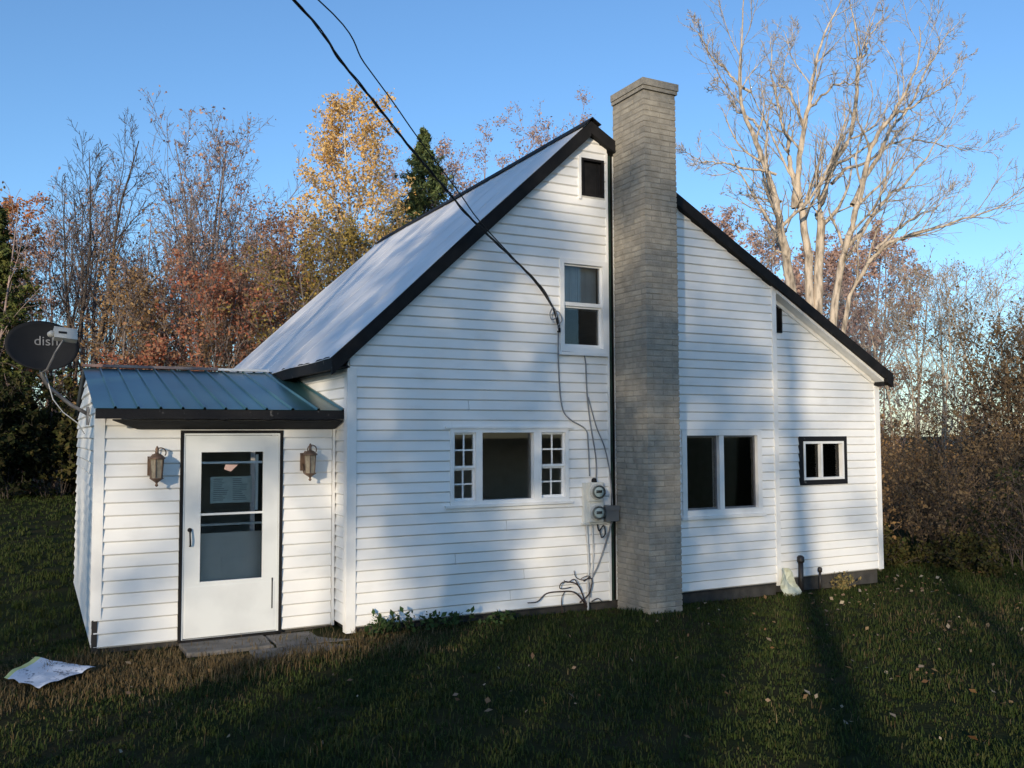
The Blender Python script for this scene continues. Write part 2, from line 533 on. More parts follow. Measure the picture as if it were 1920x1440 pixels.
# wide picture window with two narrow four-over-four sashes
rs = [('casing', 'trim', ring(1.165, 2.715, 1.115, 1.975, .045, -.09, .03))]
rs.append(('sill', 'trim', 1.10, 2.76, 1.085, 1.114, 0, .055))
rs.append(('head_trim', 'trim', 1.10, 2.77, 1.976, 2.0, 0, .045))
rs.append(('mullion', 'trim', 1.485, 1.565, 1.16, 1.93, -.08, .026))
rs.append(('mullion', 'trim', 2.238, 2.34, 1.16, 1.93, -.08, .026))
w = window('picture_window', FG, rs)
sub(MB(FG).box(1.5651, 2.2379, 1.1605, 1.9295, -.055, -.048).build('pane', 'glass'), w)
for (a, c) in ((1.21, 1.485), (2.34, 2.67)):
    for (za, zb, d) in ((1.525, 1.93, -.01), (1.16, 1.525, -.035)):
        f = MB(FG)
        for q in ring(a, c, za, zb, .022, d-.022, d+.006, .022, .03): f.box(*q)
        sub(f.build('sash', 'trim'), w)
        f = MB(FG)
        mu = (a+c)/2; mz = (za+zb)/2+.004
        f.box(mu-.009, mu+.009, za+.03, zb-.022, d-.018, d-.004)
        f.box(a+.022, mu-.0092, mz-.009, mz+.009, d-.018, d-.004)
        f.box(mu+.0092, c-.022, mz-.009, mz+.009, d-.018, d-.004)
        sub(f.build('muntin', 'trim'), w)
        for (p0, p1) in ((a+.022, mu-.009), (mu+.009, c-.022)):
            for (q0, q1) in ((za+.03, mz-.009), (mz+.009, zb-.022)):
                sub(MB(FG).box(p0, p1, q0, q1, d-.014, d-.010).build('pane', 'glass'), w)

# upper double-hung window
w = window('upper_window', FG, [('casing', 'trim', ring(2.61, 3.284, 2.90, 4.04, .058, -.09, .032)),
    ('sill', 'trim', 2.585, 3.284, 2.862, 2.899, 0, .06)])
for za, zb, d in ((3.47, 3.982, -.012), (2.958, 3.47, -.04)):
    f = MB(FG)
    for q in ring(2.668, 3.226, za, zb, .024, d-.025, d+.008, .022, .045): f.box(*q)
    sub(f.build('sash', 'trim'), w)
    sub(MB(FG).box(2.692, 3.202, za+.045, zb-.022, d-.014, d-.010).build('pane', 'glass'), w)
c = MB(FG)   # folded sheet behind the top sash; its grey stands in for a reflection
for i in range(26):
    u = 2.67 + i*.0218
    c.box(u, u+.0217, 3.44, 4.0, -.14-.004*math.sin(i*1.25)-.012*math.sin(i*.3), -.134-.004*math.sin(i*1.25)-.012*math.sin(i*.3))
sub(c.build('reflection_sheet', 'reflection_sheet'), w)

# attic louvre
w = window('attic_vent', FG, [('frame', 'black', ring(2.925, 3.262, 4.845, 5.32, .03, -.06, .029))])
sub(MB(FG).box(2.956, 3.231, 4.876, 5.289, -.04, -.02).build('panel', 'black'), w)
sub(MB(FG).box(3.175, 3.19, 4.876, 5.289, -.0195, -.008).build('upright', 'black'), w)
trim('vent_trim', FG, (2.89, 2.924, 4.80, 5.345, 0, .03))

# right sliding window
w = window('sliding_window', FG, [('casing', 'trim', ring(4.425, 5.78, .84, 1.955, .075, -.09, .03, .07, .075)),
    ('sill', 'trim', 4.39, 5.82, .80, .839, 0, .055), ('mullion', 'trim', 5.053, 5.13, .916, 1.884, -.06, .012)])
for a, c, d in ((4.5005, 5.0525, -.05), (5.1305, 5.7045, -.03)):
    f = MB(FG)
    for q in ring(a, c, .916, 1.884, .022, d-.02, d+.006): f.box(*q)
    sub(f.build('sash', 'galv'), w)
    sub(MB(FG).box(a+.022, c-.022, .938, 1.862, d-.012, d-.008).build('pane', 'glass'), w)

# small window with black surround
w = window('small_window', FL, [('casing', 'charred', ring(6.62, 7.56, 1.175, 1.865, .07, -.05, .032))])
f = MB(FL)
for q in ring(6.691, 7.489, 1.246, 1.794, .034, -.05, .040): f.box(*q)
f.box(7.034, 7.073, 1.2805, 1.7595, -.04, .028)
sub(f.build('frame', 'trim'), w)
for a, c in ((6.7255, 7.0335), (7.0735, 7.4545)):
    sub(MB(FL).box(a, c, 1.2805, 1.7595, -.03, -.026).build('pane', 'glass'), w)
# narrow slot vent tucked beside the corner
w = window('slot_vent', FL, [('frame', 'black', ring(6.185, 6.34, 3.325, 3.78, .028, -.05, .03))])
sub(MB(FL).box(6.214, 6.311, 3.354, 3.751, -.04, -.03).build('panel', 'black'), w)

# --- main roof
def slope_panel(name, x0, x1, ya, yb, slope_fn, ribs, thick, material, parent, rib_h=.014):
    """a metal sheet running down the slope between two lines of y"""
    z0, z1 = slope_fn(x0), slope_fn(x1)
    d = Vector((x1-x0, 0, z1-z0)).normalized()
    nrm = Vector((-d.z, 0, d.x))
    if nrm.z < 0: nrm = -nrm
    prof = []
    w = (yb-ya)/ribs
    for i in range(ribs):
        y = ya + i*w
        prof += [(y, 0), (y+w*.25, 0), (y+w*.5, 0), (y+w*.75, 0), (y+w*.94, 0), (y+w*.955, rib_h), (y+w*.985, rib_h)]
    prof.append((yb, 0))
    v = []; K = len(prof)
    NS = 7
    for i in range(NS):
        t = i/(NS-1)
        p = Vector((x0+(x1-x0)*t, 0, z0+(z1-z0)*t))
        for y, hh in prof:
            wob = .012*mnoise.noise(Vector((t*3+x0, y*.9, 4.2)))
            q = p + nrm*(hh+wob); v.append((q.x, y, q.z))
    for i in range(NS):
        t = i/(NS-1)
        p = Vector((x0+(x1-x0)*t, 0, z0+(z1-z0)*t))
        for y, hh in prof:
            wob = .012*mnoise.noise(Vector((t*3+x0, y*.9, 4.2)))
            q = p + nrm*(hh+wob-thick); v.append((q.x, y, q.z))
    fc = []; N = NS*K
    for i in range(NS-1):
        for j in range(K-1):
            a = i*K+j
            fc.append((a, a+1, a+K+1, a+K)); fc.append((N+a, N+a+K, N+a+K+1, N+a+1))
    for j in range(K-1):
        fc.append((j, N+j, N+j+1, j+1)); e = (NS-1)*K+j
        fc.append((e, e+1, N+e+1, N+e))
    for i in range(NS-1):
        a = i*K; fc.append((a, a+K, N+a+K, N+a)); a += K-1
        fc.append((a, N+a, N+a+K, a+K))
    mb = MB(); mb.v = v; mb.fc = fc
    return sub(mb.build(name, material), parent)

YE = -.08
deck = MB(); PW = lambda x, y, z: Vector((x, y, z))
TH = .10
def deck_side(x0, x1, dz0, dz1):
    z0, z1 = roof_z(x0), roof_z(x1)
    deck.hexa([PW(x0, YE+.03, z0-dz1), PW(x1, YE+.03, z1-dz1), PW(x1, 7.56, z1-dz1), PW(x0, 7.56, z0-dz1),
               PW(x0, YE+.03, z0-dz0), PW(x1, YE+.03, z1-dz0), PW(x1, 7.56, z1-dz0), PW(x0, 7.56, z0-dz0)])
deck_side(-.19, AX, .03, .15); deck_side(AX, 8.30, .03, .15)
main_roof = hp(deck.build('main_roof', 'dark'))
npan = 9
pw = (7.58-YE)/npan
for i in range(npan):
    slope_panel('roof_panel', AX-.01, -.235, YE+i*pw+.001, YE+(i+1)*pw-.001, lambda x: AZ-(AX-x)*LSL, 1, .004, 'roof', main_roof, .005)
    slope_panel('roof_panel', AX+.01, 8.335, YE+i*pw+.001, YE+(i+1)*pw-.001, lambda x: AZ-(x-AX)*RSL, 1, .004, 'roof', main_roof, .005)
# ridge cap, dark and lifted at the gable end
rc = MB()
for s, sl in ((-1, LSL), (1, RSL)):
    x1 = AX + s*.13
    z1 = AZ - .13*sl
    rc.hexa([PW(AX, YE-.05, AZ+.020), PW(x1, YE-.05, z1+.02), PW(x1, 7.58, z1+.02), PW(AX, 7.58, AZ+.020),
             PW(AX, YE-.05, AZ+.032), PW(x1, YE-.05, z1+.03), PW(x1, 7.58, z1+.03), PW(AX, 7.58, AZ+.032)])
sub(rc.build('ridge_cap', 'charred'), main_roof)
# black rake boards
def rake(x0, x1, hgt, y0, y1, name, material, off=.012):
    m = MB()
    z0, z1 = roof_z(x0)-off, roof_z(x1)-off
    m.hexa([PW(x0, y0, z0-hgt), PW(x1, y0, z1-hgt), PW(x1, y1, z1-hgt), PW(x0, y1, z0-hgt), PW(x0, y0, z0), PW(x1, y0, z1), PW(x1, y1, z1), PW(x0, y1, z0)])
    return sub(m.build(name, material), main_roof)
rake(-.215, AX-.0005, .185, YE-.022, YE+.03, 'rake_board', 'black')
rake(AX+.0005, 8.325, .150, YE-.022, YE+.03, 'rake_board', 'black')
rake(8.20, 8.325, .20, YE-.03, YE+.038, 'rake_end_block', 'black')
# pale frieze strip under the lean-to rake and soffit
rake(6.10, 8.20, .05, YE+.031, .139, 'soffit', 'trim', off=.155)
rake(6.10, 8.10, .055, .1, .137, 'frieze_strip', 'trim', off=.206)
# left eave: black fascia whose upper edge is ragged
ev = MB()
ys = [YE-.02 + i*.11 for i in range(70)]
prof = []
for i, y in enumerate(ys):
    up_ = .012*math.sin(y*7.3) + .010*math.sin(y*16.1+1)
    prof.append((y, 2.725+up_, 2.60))
for i in range(len(ys)-1):
    y0, t0, b0 = prof[i]; y1, t1, b1 = prof[i+1]
    ev.hexa([PW(-.214, y0, b0), PW(-.17, y0, b0), PW(-.17, y1, b1), PW(-.214, y1, b1), PW(-.228, y0, t0), PW(-.17, y0, t0), PW(-.17, y1, t1), PW(-.228, y1, t1)])
sub(ev.build('eave_fascia', 'charred'), main_roof)
sub(MB().box(-.17, -.001, 2.625, 2.64, -7.5, .02).build('soffit', 'charred'), main_roof)
sub(MB().box(-.169, -.02, 2.46, 2.4605, -1, -.9).build('soffit', 'trim'), main_roof) if False else None
sub(MB().box(8.19, 8.325, 2.62, 2.79, -7.56, .05).build('eave_fascia', 'black'), main_roof)

# --- chimney
CX0, CX1, CY0, CY1, CZ0, CZ1 = 3.385, 3.86, -.70, -.045, -.45, 6.03
ch = hp(MB().box(CX0+.005, CX1-.005, CZ0, CZ1, -CY1+.0, -CY0-.005).build('chimney', 'mortar'))
bh, mo = .0555, .0115
bricks = []
def add_brick(x0, x1, y0, y1, z, vis):
    bricks.append((x0, x1, y0, y1, z, vis))
nz = int((CZ1-CZ0)/(bh+mo))
T = .09
for k in range(nz):
    z = CZ0 + k*(bh+mo)
    W = CX1-CX0; Dp = CY1-CY0
    if k % 2 == 0:
        hw = (W-mo)/2
        add_brick(CX0, CX0+hw, CY0, CY0+T, z, 1); add_brick(CX0+hw+mo, CX1, CY0, CY0+T, z, 1)
        y = CY0+T+mo; l = (CY1-y-2*mo)/3
        for j in range(3):
            add_brick(CX0, CX0+T, y+j*(l+mo), y+j*(l+mo)+l, z, 1)
            add_brick(CX1-T, CX1, y+j*(l+mo), y+j*(l+mo)+l, z, 0)
    else:
        y = CY0; l = (Dp-2*mo)/3
        for j in range(3):
            add_brick(CX0, CX0+T, y+j*(l+mo), y+j*(l+mo)+l, z, 1)
            add_brick(CX1-T, CX1, y+j*(l+mo), y+j*(l+mo)+l, z, 1 if j == 0 else 0)
        add_brick(CX0+T+mo, CX1-T-mo, CY0, CY0+T, z, 1)
def brick_mb(b, mb):
    x0, x1, y0, y1, z, _ = b
    j = lambda a: rnd.uniform(-a, a)
    o = Vector((j(.0025), j(.0025), 0)); c = .005
    x0 += o.x; x1 += o.x; y0 += o.y; y1 += o.y
    za, zb = z+j(.0015), z+bh+j(.0015)
    # slightly worn block: middle belt full size, top and bottom drawn in
    n = len(mb.v)
    for (zz, s) in ((za, c), (za+c, 0), (zb-c, 0), (zb, c)):
        mb.v += [(x0+s, y0+s, zz), (x1-s, y0+s, zz), (x1-s, y1-s, zz), (x0+s, y1-s, zz)]
    for r in range(3):
        for q in range(4):
            q2 = (q+1) % 4
            mb.fc.append((n+r*4+q, n+r*4+q2, n+r*4+4+q2, n+r*4+4+q))
    mb.fc.append((n+3, n+2, n+1, n)); mb.fc.append((n+12, n+13, n+14, n+15))
vis = sorted([b for b in bricks if b[5]], key=lambda b: (Vector(((b[0]+b[1])/2, (b[2]+b[3])/2, b[4])) - CAM).length if b[4] > -.2 else 99)
single = set(id(b) for b in vis[:300])
rest = MB()
for b in bricks:
    if id(b) in single:
        mb = MB(); brick_mb(b, mb); sub(mb.build('brick', 'brick', recalc=False), ch)
    else:
        brick_mb(b, rest)
o = sub(rest.build('bricks', 'brick', recalc=False), ch); tag(o, kind='stuff')
cap = MB()
cap.box(CX0-.018, CX1+.018, CZ1, CZ1+.045, -CY1, -CY0+.018)
cap.box(CX0-.030, CX1+.030, CZ1+.0455, CZ1+.13, -CY1+.0, -CY0+.030)
sub(cap.build('chimney_cap', 'mortar'), ch)

# --- porch
PZ = -.16
dr = (-1.625, -.605, -1, 1.95)
PSL = .215
def p_roof_front(y): return 2.172 + (y-.10)*PSL     # top of metal
RY, RZ = 2.70, 2.172 + 2.6*PSL
def pl_top(y): return (p_roof_front(y) if y < RY else RZ-(y-RY)*PSL) - .10
pf = siding('porch_wall', FP, PZ, 2.12, .127, lambda z: -2.41, lambda z: -.055, [dr])
siding('porch_side_wall', FPL, PZ, 2.62, .127, lambda z: max(.45, RY-(RZ-.10-z)/PSL), lambda z: min(4.95, RY+(RZ-.10-z)/PSL), [], joints=False)
hp(MB().box(-2.40, -.02, PZ, 2.05, -4.95, -4.85).build('porch_back_wall', 'trim'))
hp(MB().box(-2.38, -.02, -.6, PZ-.002, -4.9, -.48).build('foundation', 'foundation'))
hp(MB().box(-2.38, -.02, PZ, PZ+.03, -4.8, -.60).build('porch_floor', 'dark'))
hp(MB().box(-2.30, -.11, 2.0, 2.03, -4.8, -.56).build('porch_ceiling', 'dark'))
m = MB(); m.box(-2.44, -2.345, .12, 2.12, -.45, -.424); m.box(-2.438, -2.412, .12, 2.12, -.54, -.4505)
hp(m.build('porch_corner_post', 'trim'))
hp(MB().box(-2.425, -2.375, -.2, .118, -.50, -.43).build('bare_corner_stud', 'pipe'))
pr_ = MB()
for (y0, z0, y1, z1) in ((.13, p_roof_front(.13), RY, RZ), (5.2, RZ-(5.2-RY)*PSL, RY, RZ)):
    pr_.hexa([PW(-2.43, y0, z0-.055), PW(-.003, y0, z0-.055), PW(-.003, y1, z1-.055), PW(-2.43, y1, z1-.055),
              PW(-2.43, y0, z0-.008), PW(-.003, y0, z0-.008), PW(-.003, y1, z1-.008), PW(-2.43, y1, z1-.008)])
porch_roof = hp(pr_.build('porch_roof', 'dark'))
def green_panel(x0, x1, ya, za, yb, zb, ribs):
    d = Vector((0, yb-ya, zb-za)).normalized(); nrm = Vector((0, -d.z, d.y))
    if nrm.z < 0: nrm = -nrm
    w = (x1-x0)/ribs; prof = []
    for i in range(ribs):
        x = x0+i*w
        prof += [(x, 0), (x+w*.84, 0), (x+w*.88, .02), (x+w*.95, .02), (x+w*.99, 0)]
    prof.append((x1, 0)); K = len(prof); v = []
    for th in (0, .003):
        for (y, z) in ((ya, za), (yb, zb)):
            for x, hh in prof:
                q = Vector((x, y, z)) + nrm*(hh-th); v.append(tuple(q))
    fc = []
    for j in range(K-1):
        fc += [(j, j+1, K+j+1, K+j), (2*K+j, 3*K+j, 3*K+j+1, 2*K+j+1), (j, 2*K+j, 2*K+j+1, j+1), (K+j, K+j+1, 3*K+j+1, 3*K+j)]
    fc += [(0, K, 3*K, 2*K), (K-1, 3*K-1, 4*K-1, 2*K-1)]
    mb = MB(); mb.v = v; mb.fc = fc
    return sub(mb.build('roof_panel', 'green_roof'), porch_roof)
edges = [-2.465, -1.645, -.825, -.005]
for a, c in zip(edges, edges[1:]):
    green_panel(a+.0005, c-.0005, .10, p_roof_front(.10), RY-.01, RZ-.002, 4 if a < -1 else 3)
    green_panel(a+.0005, c-.0005, 5.2, RZ-(5.2-RY)*PSL, RY+.01, RZ-.002, 4)
rp = MB(); rp.box(-2.47, -.90, RZ+.012, RZ+.045, -RY-.05, -RY+.05)
sub(rp.build('ridge_cap', 'ridge_pink'), porch_roof)
sub(MB().box(-.898, -.25, RZ+.010, RZ+.04, -RY-.05, -RY+.05).build('ridge_cap', 'trim'), porch_roof)
fa = MB()
fz = p_roof_front(.12)
xs = list(np.linspace(-2.45, -.006, 62)); pts = []
for i, x in enumerate(xs):
    pts.append((x, fz-.105 + (.014*mnoise.noise(Vector((x*9, 0, 1))) if x > -1.9 else 0)))
for (xa, ba), (xb, bb) in zip(pts, pts[1:]):
    fa.hexa([PW(xa, .105, ba), PW(xb, .105, bb), PW(xb, .13, bb), PW(xa, .13, ba), PW(xa, .105, fz-.012), PW(xb, .105, fz-.012), PW(xb, .13, fz-.012), PW(xa, .13, fz-.012)])
sub(fa.build('fascia', 'charred'), porch_roof)
so = MB(); so.hexa([PW(-2.30, .131, 2.055), PW(-.03, .131, 2.055), PW(-.03, .425, 1.972), PW(-2.05, .425, 1.972), PW(-2.30, .131, 2.067), PW(-.03, .131, 2.067), PW(-.03, .425, 1.985), PW(-2.05, .425, 1.985)])
sub(so.build('soffit', 'dark'), porch_roof)

# storm door
cs = MB(FP)
for q in ring(-1.637, -.593, -.18, 1.962, .032, -.12, .0265, .03, .001): cs.box(*q)
cs.box(-1.60, -.63, -.19, -.165, -.12, .03)
door = hp(cs.build('storm_door', 'black'))
lf = MB(FP)
DX0, DX1, DZ0, DZ1 = -1.588, -.642, -.148, 1.905
gx0, gx1, gz0, gz1 = -1.43, -.80, .41, 1.735
lf.box(DX0, gx0, gz0-.02, DZ1, -.03, .014); lf.box(gx1, DX1, gz0-.02, DZ1, -.03, .014)
lf.box(gx0, gx1, gz1, DZ1, -.03, .014)
sub(lf.build('leaf_frame', 'door_white'), door)
ty = MB(FP)
for q in ring(-1.604, -.626, -.16, 1.929, .014, -.03, .02, .02, .001): ty.box(*q)
sub(ty.build('door_jamb', 'door_white'), door)
kp = MB(FP); kp.box(DX0, DX1, DZ0, gz0-.0205, -.03, .014)
sub(kp.build('kick_panel', 'door_white'), door)
kp = MB(FP); kp.box(DX0+.02, DX1-.03, DZ0+.04, gz0-.045, .0142, .0175)
sub(kp.build('kick_plate', 'door_white'), door)
sub(MB(FP).box(gx0, gx1, gz0-.02, gz0, -.03, .012).build('bottom_rail', 'door_white'), door)
for z in (1.075, .985, 1.625):
    zz = (1.095 if z == 1.075 else z)
    sub(MB(FP).box(gx0, gx1, zz-.011, zz+.011, -.022, .004 if z == 1.075 else -.012).build('cross_bar', 'door_white' if z != .985 else 'grey_plastic'), door)
sub(MB(FP).box(gx1-.075, gx1-.045, 1.12, gz1-.03, -.03, -.018).build('screen_track', 'meter_board'), door)
sub(MB(FP).box(gx0, gx1, 1.106, gz1, -.010, -.007).build('pane', 'glass'), door)
sub(MB(FP).box(gx0, gx1, gz0, 1.084, -.010, -.007).build('pane', 'glass'), door)
hd = MB(); hd.tube([FP.p(-1.535, .93, .014), FP.p(-1.535, .93, .045), FP.p(-1.532, .84, .052), FP.p(-1.53, .79, .045), FP.p(-1.53, .78, .014)], .009, 8)
hd.lathe(FP.p(-1.535, .945, .014), [(.022, 0), (.022, .008), (.012, .03), (.0, .032)], 10, (0, -1, 0))
sub(hd.build('handle', 'black'), door)
sub(MB(FP).box(-.70, -.688, .08, .40, .0146, .02).build('edge_tear', 'dark'), door)
sc = MB(FP)
Pq = FP.p
sc.hexa([Pq(-1.20, 1.555, -.006), Pq(-1.13, 1.53, -.006), Pq(-1.13, 1.53, -.004), Pq(-1.20, 1.555, -.004), Pq(-1.185, 1.605, -.006), Pq(-1.06, 1.60, -.006), Pq(-1.06, 1.60, -.004), Pq(-1.185, 1.605, -.004)])
sub(sc.build('paper_scrap', 'pinkpaper'), door)
# inner door behind the glass
idn = hp(MB(FP).box(-1.56, -.66, -.12, .88, -.24, -.20).build('inner_door', 'inner'))
f = MB(FP)
f.box(-1.56, -1.44, .88, 1.93, -.24, -.20); f.box(-.83, -.66, .88, 1.93, -.24, -.20); f.box(-1.44, -.83, 1.78, 1.93, -.24, -.20)
sub(f.build('stile', 'dark'), idn)
sub(MB(FP).box(-1.44, -.83, .8805, 1.7795, -.225, -.218).build('pane', 'glass'), idn)
for a, c in ((-1.18, -.93),):
    sub(MB(FP).box(a, c, .02, .62, -.20, -.192).build('panel', 'inner'), idn)
    sub(MB(FP).box(a+.03, c-.03, .05, .59, -.192, -.186).build('panel', 'inner'), idn)
nt_ = sub(MB(FP).box(-1.30, -.87, 1.19, 1.47, -.2165, -.215).build('notice', 'paper'), idn)
f = MB(FP)
r2 = random.Random(4)
for colx in (-1.27, -1.07):
    for i in range(12):
        z = 1.44 - i*.02
        f.box(colx, colx+r2.uniform(.08, .16), z, z+.007, -.2149, -.2143)
sub(f.build('print', 'ink'), idn)

# ------------------------------------------------------------------ concrete slabs at the door
def slab(pts, z, th, seed):
    m = MB(); n = len(pts); r = random.Random(seed)
    # subdivided outline for a worn rim
    out = []
    for i in range(n):
        a, c = Vector(pts[i]), Vector(pts[(i+1) % n])
        for t in range(5):
            q = a.lerp(c, t/5); out.append((q.x+r.uniform(-.012, .012), q.y+r.uniform(-.012, .012)))
    K = len(out); cx = sum(p[0] for p in out)/K; cy = sum(p[1] for p in out)/K
    for zz, s in ((z-th, 1), (z-.012, 1), (z, .975)):
        m.v += [(cx+(x-cx)*s, cy+(y-cy)*s, zz) for x, y in out]
    for L in range(2):
        for i in range(K):
            j = (i+1) % K; m.fc.append((L*K+i, L*K+j, L*K+K+j, L*K+K+i))
    m.fc.append(tuple(range(2*K, 3*K))); m.fc.append(tuple(range(K))[::-1])
    return m.build('concrete_slab', 'concrete')
for i, (pts, lab) in enumerate((
        ([(-1.62, -.06), (-.80, -.10), (-.78, .42), (-1.62, .42)], 'cracked grey concrete slab directly below the storm door'),
        ([(-.76, -.14), (.02, -.22), (-.02, .42), (-.76, .42)], 'grey concrete slab beside the house corner post'),
        ([(-1.05, -.52), (-.10, -.50), (-.04, -.25), (-.84, -.14), (-1.05, -.14)], 'outer concrete slab half sunk in brown grass before the porch'))):
    o = slab(pts, -.185 - .008*i, .12, i)
    tag(o, lab, 'slab', 'concrete slabs at the porch door')

# ------------------------------------------------------------------ wall lanterns
def lantern(x, z, label):
    t = empty('wall_lantern', (x, .43, z))
    tag(t, label, 'lantern', 'lanterns beside the porch door')
    def add(mb, name, ma, smooth=False, par=None):
        return mb.build(name, ma, par or t, smooth)
    c = Vector((.0, -.135, 0))
    add(MB(Frame((0, 0, 0), (1, 0, 0), (0, -1, 0))).box(-.075, -.02, -.09, .10, 0, .022), 'back_plate', 'bronze')
    add(MB().tube([(-.05, -.02, -.02), (-.05, -.08, -.115), (-.02, -.125, -.14), (0, -.135, -.125)], .009, 8), 'arm', 'bronze', True)
    arc = [(.045+.05*math.cos(a), -.04, .135+.05*math.sin(a)) for a in np.linspace(-.6, 3.7, 12)]
    add(MB().tube([(-.05, -.02, .07), (-.03, -.035, .12)] + arc[::-1], .006, 6), 'scroll', 'bronze', True)
    add(MB().lathe(c, [(.052, -.115), (.052, -.10), (.066, .075), (.066, .08)], 6), 'lamp_glass', 'lampglass')
    add(MB().lathe(c, [(.012, -.02), (.026, .0), (.03, .03), (.02, .055), (.012, .06)], 12), 'bulb', 'bulb', True)
    f = MB()
    for k in range(6):
        th = 2*math.pi*(k+.5)/6
        ax = Vector((0, 0, 1)); a = ax.orthogonal().normalized(); bb = ax.cross(a)
        dv = a*math.cos(th)+bb*math.sin(th)
        f.tube([c+dv*.055+Vector((0, 0, -.115)), c+dv*.069+Vector((0, 0, .082))], .005, 5)
    add(f, 'cage', 'bronze')
    add(MB().lathe(c, [(.082, .078), (.078, .088), (.05, .115), (.03, .128), (.018, .13), (.014, .16), (.019, .172), (.008, .20), (.0, .206)], 12), 'roof_cap', 'bronze', True)
    add(MB().lathe(c, [(.0, -.20), (.012, -.193), (.017, -.182), (.009, -.17), (.012, -.158), (.035, -.140), (.068, -.118), (.066, -.112)], 12), 'bottom_finial', 'bronze', True)
    return t
lantern(-1.875, 1.60, 'weathered bronze coach lantern left of the storm door')
lantern(-.335, 1.615, 'weathered bronze coach lantern between storm door and house corner')

# ------------------------------------------------------------------ satellite dish on the porch side
def dish():
    t = empty('satellite_dish', (-2.44, 1.75, 2.15))
    tag(t, 'dark grey satellite dish on a slanted arm beside the porch roof', 'satellite dish')
    o = Vector((-2.44, 1.75, 2.15))
    cw = Vector((-2.905, 1.62, 2.885)) - o
    nrm = Vector((.10, -.93, .36)).normalized()
    xa = Vector((0, 0, 1)).cross(nrm).normalized(); ya = nrm.cross(xa)
    if xa.x < 0: xa = -xa; 
    v = []; fc = []; R, S = 9, 40
    for layer in (0, 1):
        for i in range(R+1):
            r = i/R
            for k in range(S):
                th = 2*math.pi*k/S
                x, y = .36*r*math.cos(th), .295*r*math.sin(th)
                depth = .075*(r*r-1)
                p = cw + xa*x + ya*y + nrm*(depth - (.008 if layer else 0) + (.004 if i == R and not layer else 0))
                v.append(tuple(p))
    N = (R+1)*S
    for i in range(R):
        for k in range(S):
            k2 = (k+1) % S
            fc.append((i*S+k, i*S+k2, (i+1)*S+k2, (i+1)*S+k))
            fc.append((N+i*S+k, N+(i+1)*S+k, N+(i+1)*S+k2, N+i*S+k2))
    for k in range(S):
        k2 = (k+1) % S; fc.append((R*S+k, R*S+k2, N+R*S+k2, N+R*S+k))
    mb = MB(); mb.v = v; mb.fc = fc
    rf = mb.build('reflector', 'dish', t, True)
    # lettering on the reflector
    cu = bpy.data.curves.new('lettering', 'FONT'); cu.body = 'dish'; cu.size = .15; cu.extrude = .001; cu.align_x = 'CENTER'
    tmp = bpy.data.objects.new('lettering', cu); COL.objects.link(tmp)
    bpy.context.view_layer.update()
    me = bpy.data.meshes.new_from_object(tmp.evaluated_get(bpy.context.evaluated_depsgraph_get()))
    bpy.data.objects.remove(tmp)
    for vt in me.vertices:
        x, y = vt.co.x + .045, vt.co.y + .035
        rr = (x/.36)**2 + (y/.295)**2
        vt.co = cw + xa*x + ya*y + nrm*(.075*(rr-1) + .006 + vt.co.z)
    me.materials.clear(); me.materials.append(M['letter'])
    lo_ = link(bpy.data.objects.new('lettering', me), rf)
    # feed arm and receiver
    a0 = cw - ya*.27 - nrm*.02; l0 = cw + nrm*.36 + xa*.155 + ya*-.025
    MB().tube([a0 - ya*.04, a0 + nrm*.10 - ya*.05 + xa*.03, a0.lerp(l0, .6) - ya*.06, l0 - ya*.07], [.013, .013, .012, .011], 8).build('feed_arm', 'galv', t, True)
    F = Frame(l0, xa, nrm)
    q = lambda u, z, d: l0 + xa*u + ya*z + nrm*d
    hx = MB(); hx.hexa([q(-.09, -.065, -.05), q(.13, -.085, -.05), q(.13, -.085, .04), q(-.09, -.065, .04), q(-.09, .06, -.05), q(.13, .04, -.05), q(.13, .04, .04), q(-.09, .06, .04)])
    rv = hx.build('receiver', 'grey_plastic', t)
    MB().lathe(q(-.10, 0, 0), [(.028, 0), (.034, .02), (.034, .05), (.026, .06)], 12, tuple(-xa*.4-nrm)).build('feed_horn', 'grey_plastic', rv, True)
    hx = MB(); hx.hexa([q(-.05, -.022, .0402), q(.03, -.026, .0402), q(.03, -.026, .043), q(-.05, -.022, .043), q(-.05, .004, .0402), q(.03, .0, .0402), q(.03, .0, .043), q(-.05, .004, .043)])
    hx.build('badge', 'dish', rv)
    # mast and foot
    bk = cw - nrm*.12 - ya*.10
    MB().tube([(0, 0, 0), (-.17, .02, .10), (-.40, .0, .30), tuple(bk - ya*.20), tuple(bk)], .021, 10).build('mast', 'galv', t, True)
    f = MB(Frame((0, 0, 0), (0, 1, 0), (-1, 0, 0))); f.box(-.09, .09, -.12, .08, -.005, .014)
    f.build('foot_plate', 'galv', t)
    br = MB()
    for (u, w) in ((-.06, -.02), (.05, -.05), (.0, .05), (.06, .03)):
        c = bk + xa*u + ya*w - nrm*.01
        br.lathe(c, [(.012, -.02), (.02, 0), (.012, .025)], 8, nrm)
    br.tube([bk - xa*.08, bk + xa*.08], .03, 8)
    br.build('bracket', 'galv', t)
    MB().tube([tuple(bk), (-.35, -.03, .16), (-.25, -.05, .02), (-.10, -.03, -.10), (-.03, -.01, -.22)], .006, 6).build('coax_cable', 'cable_pale', t, True)
dish()

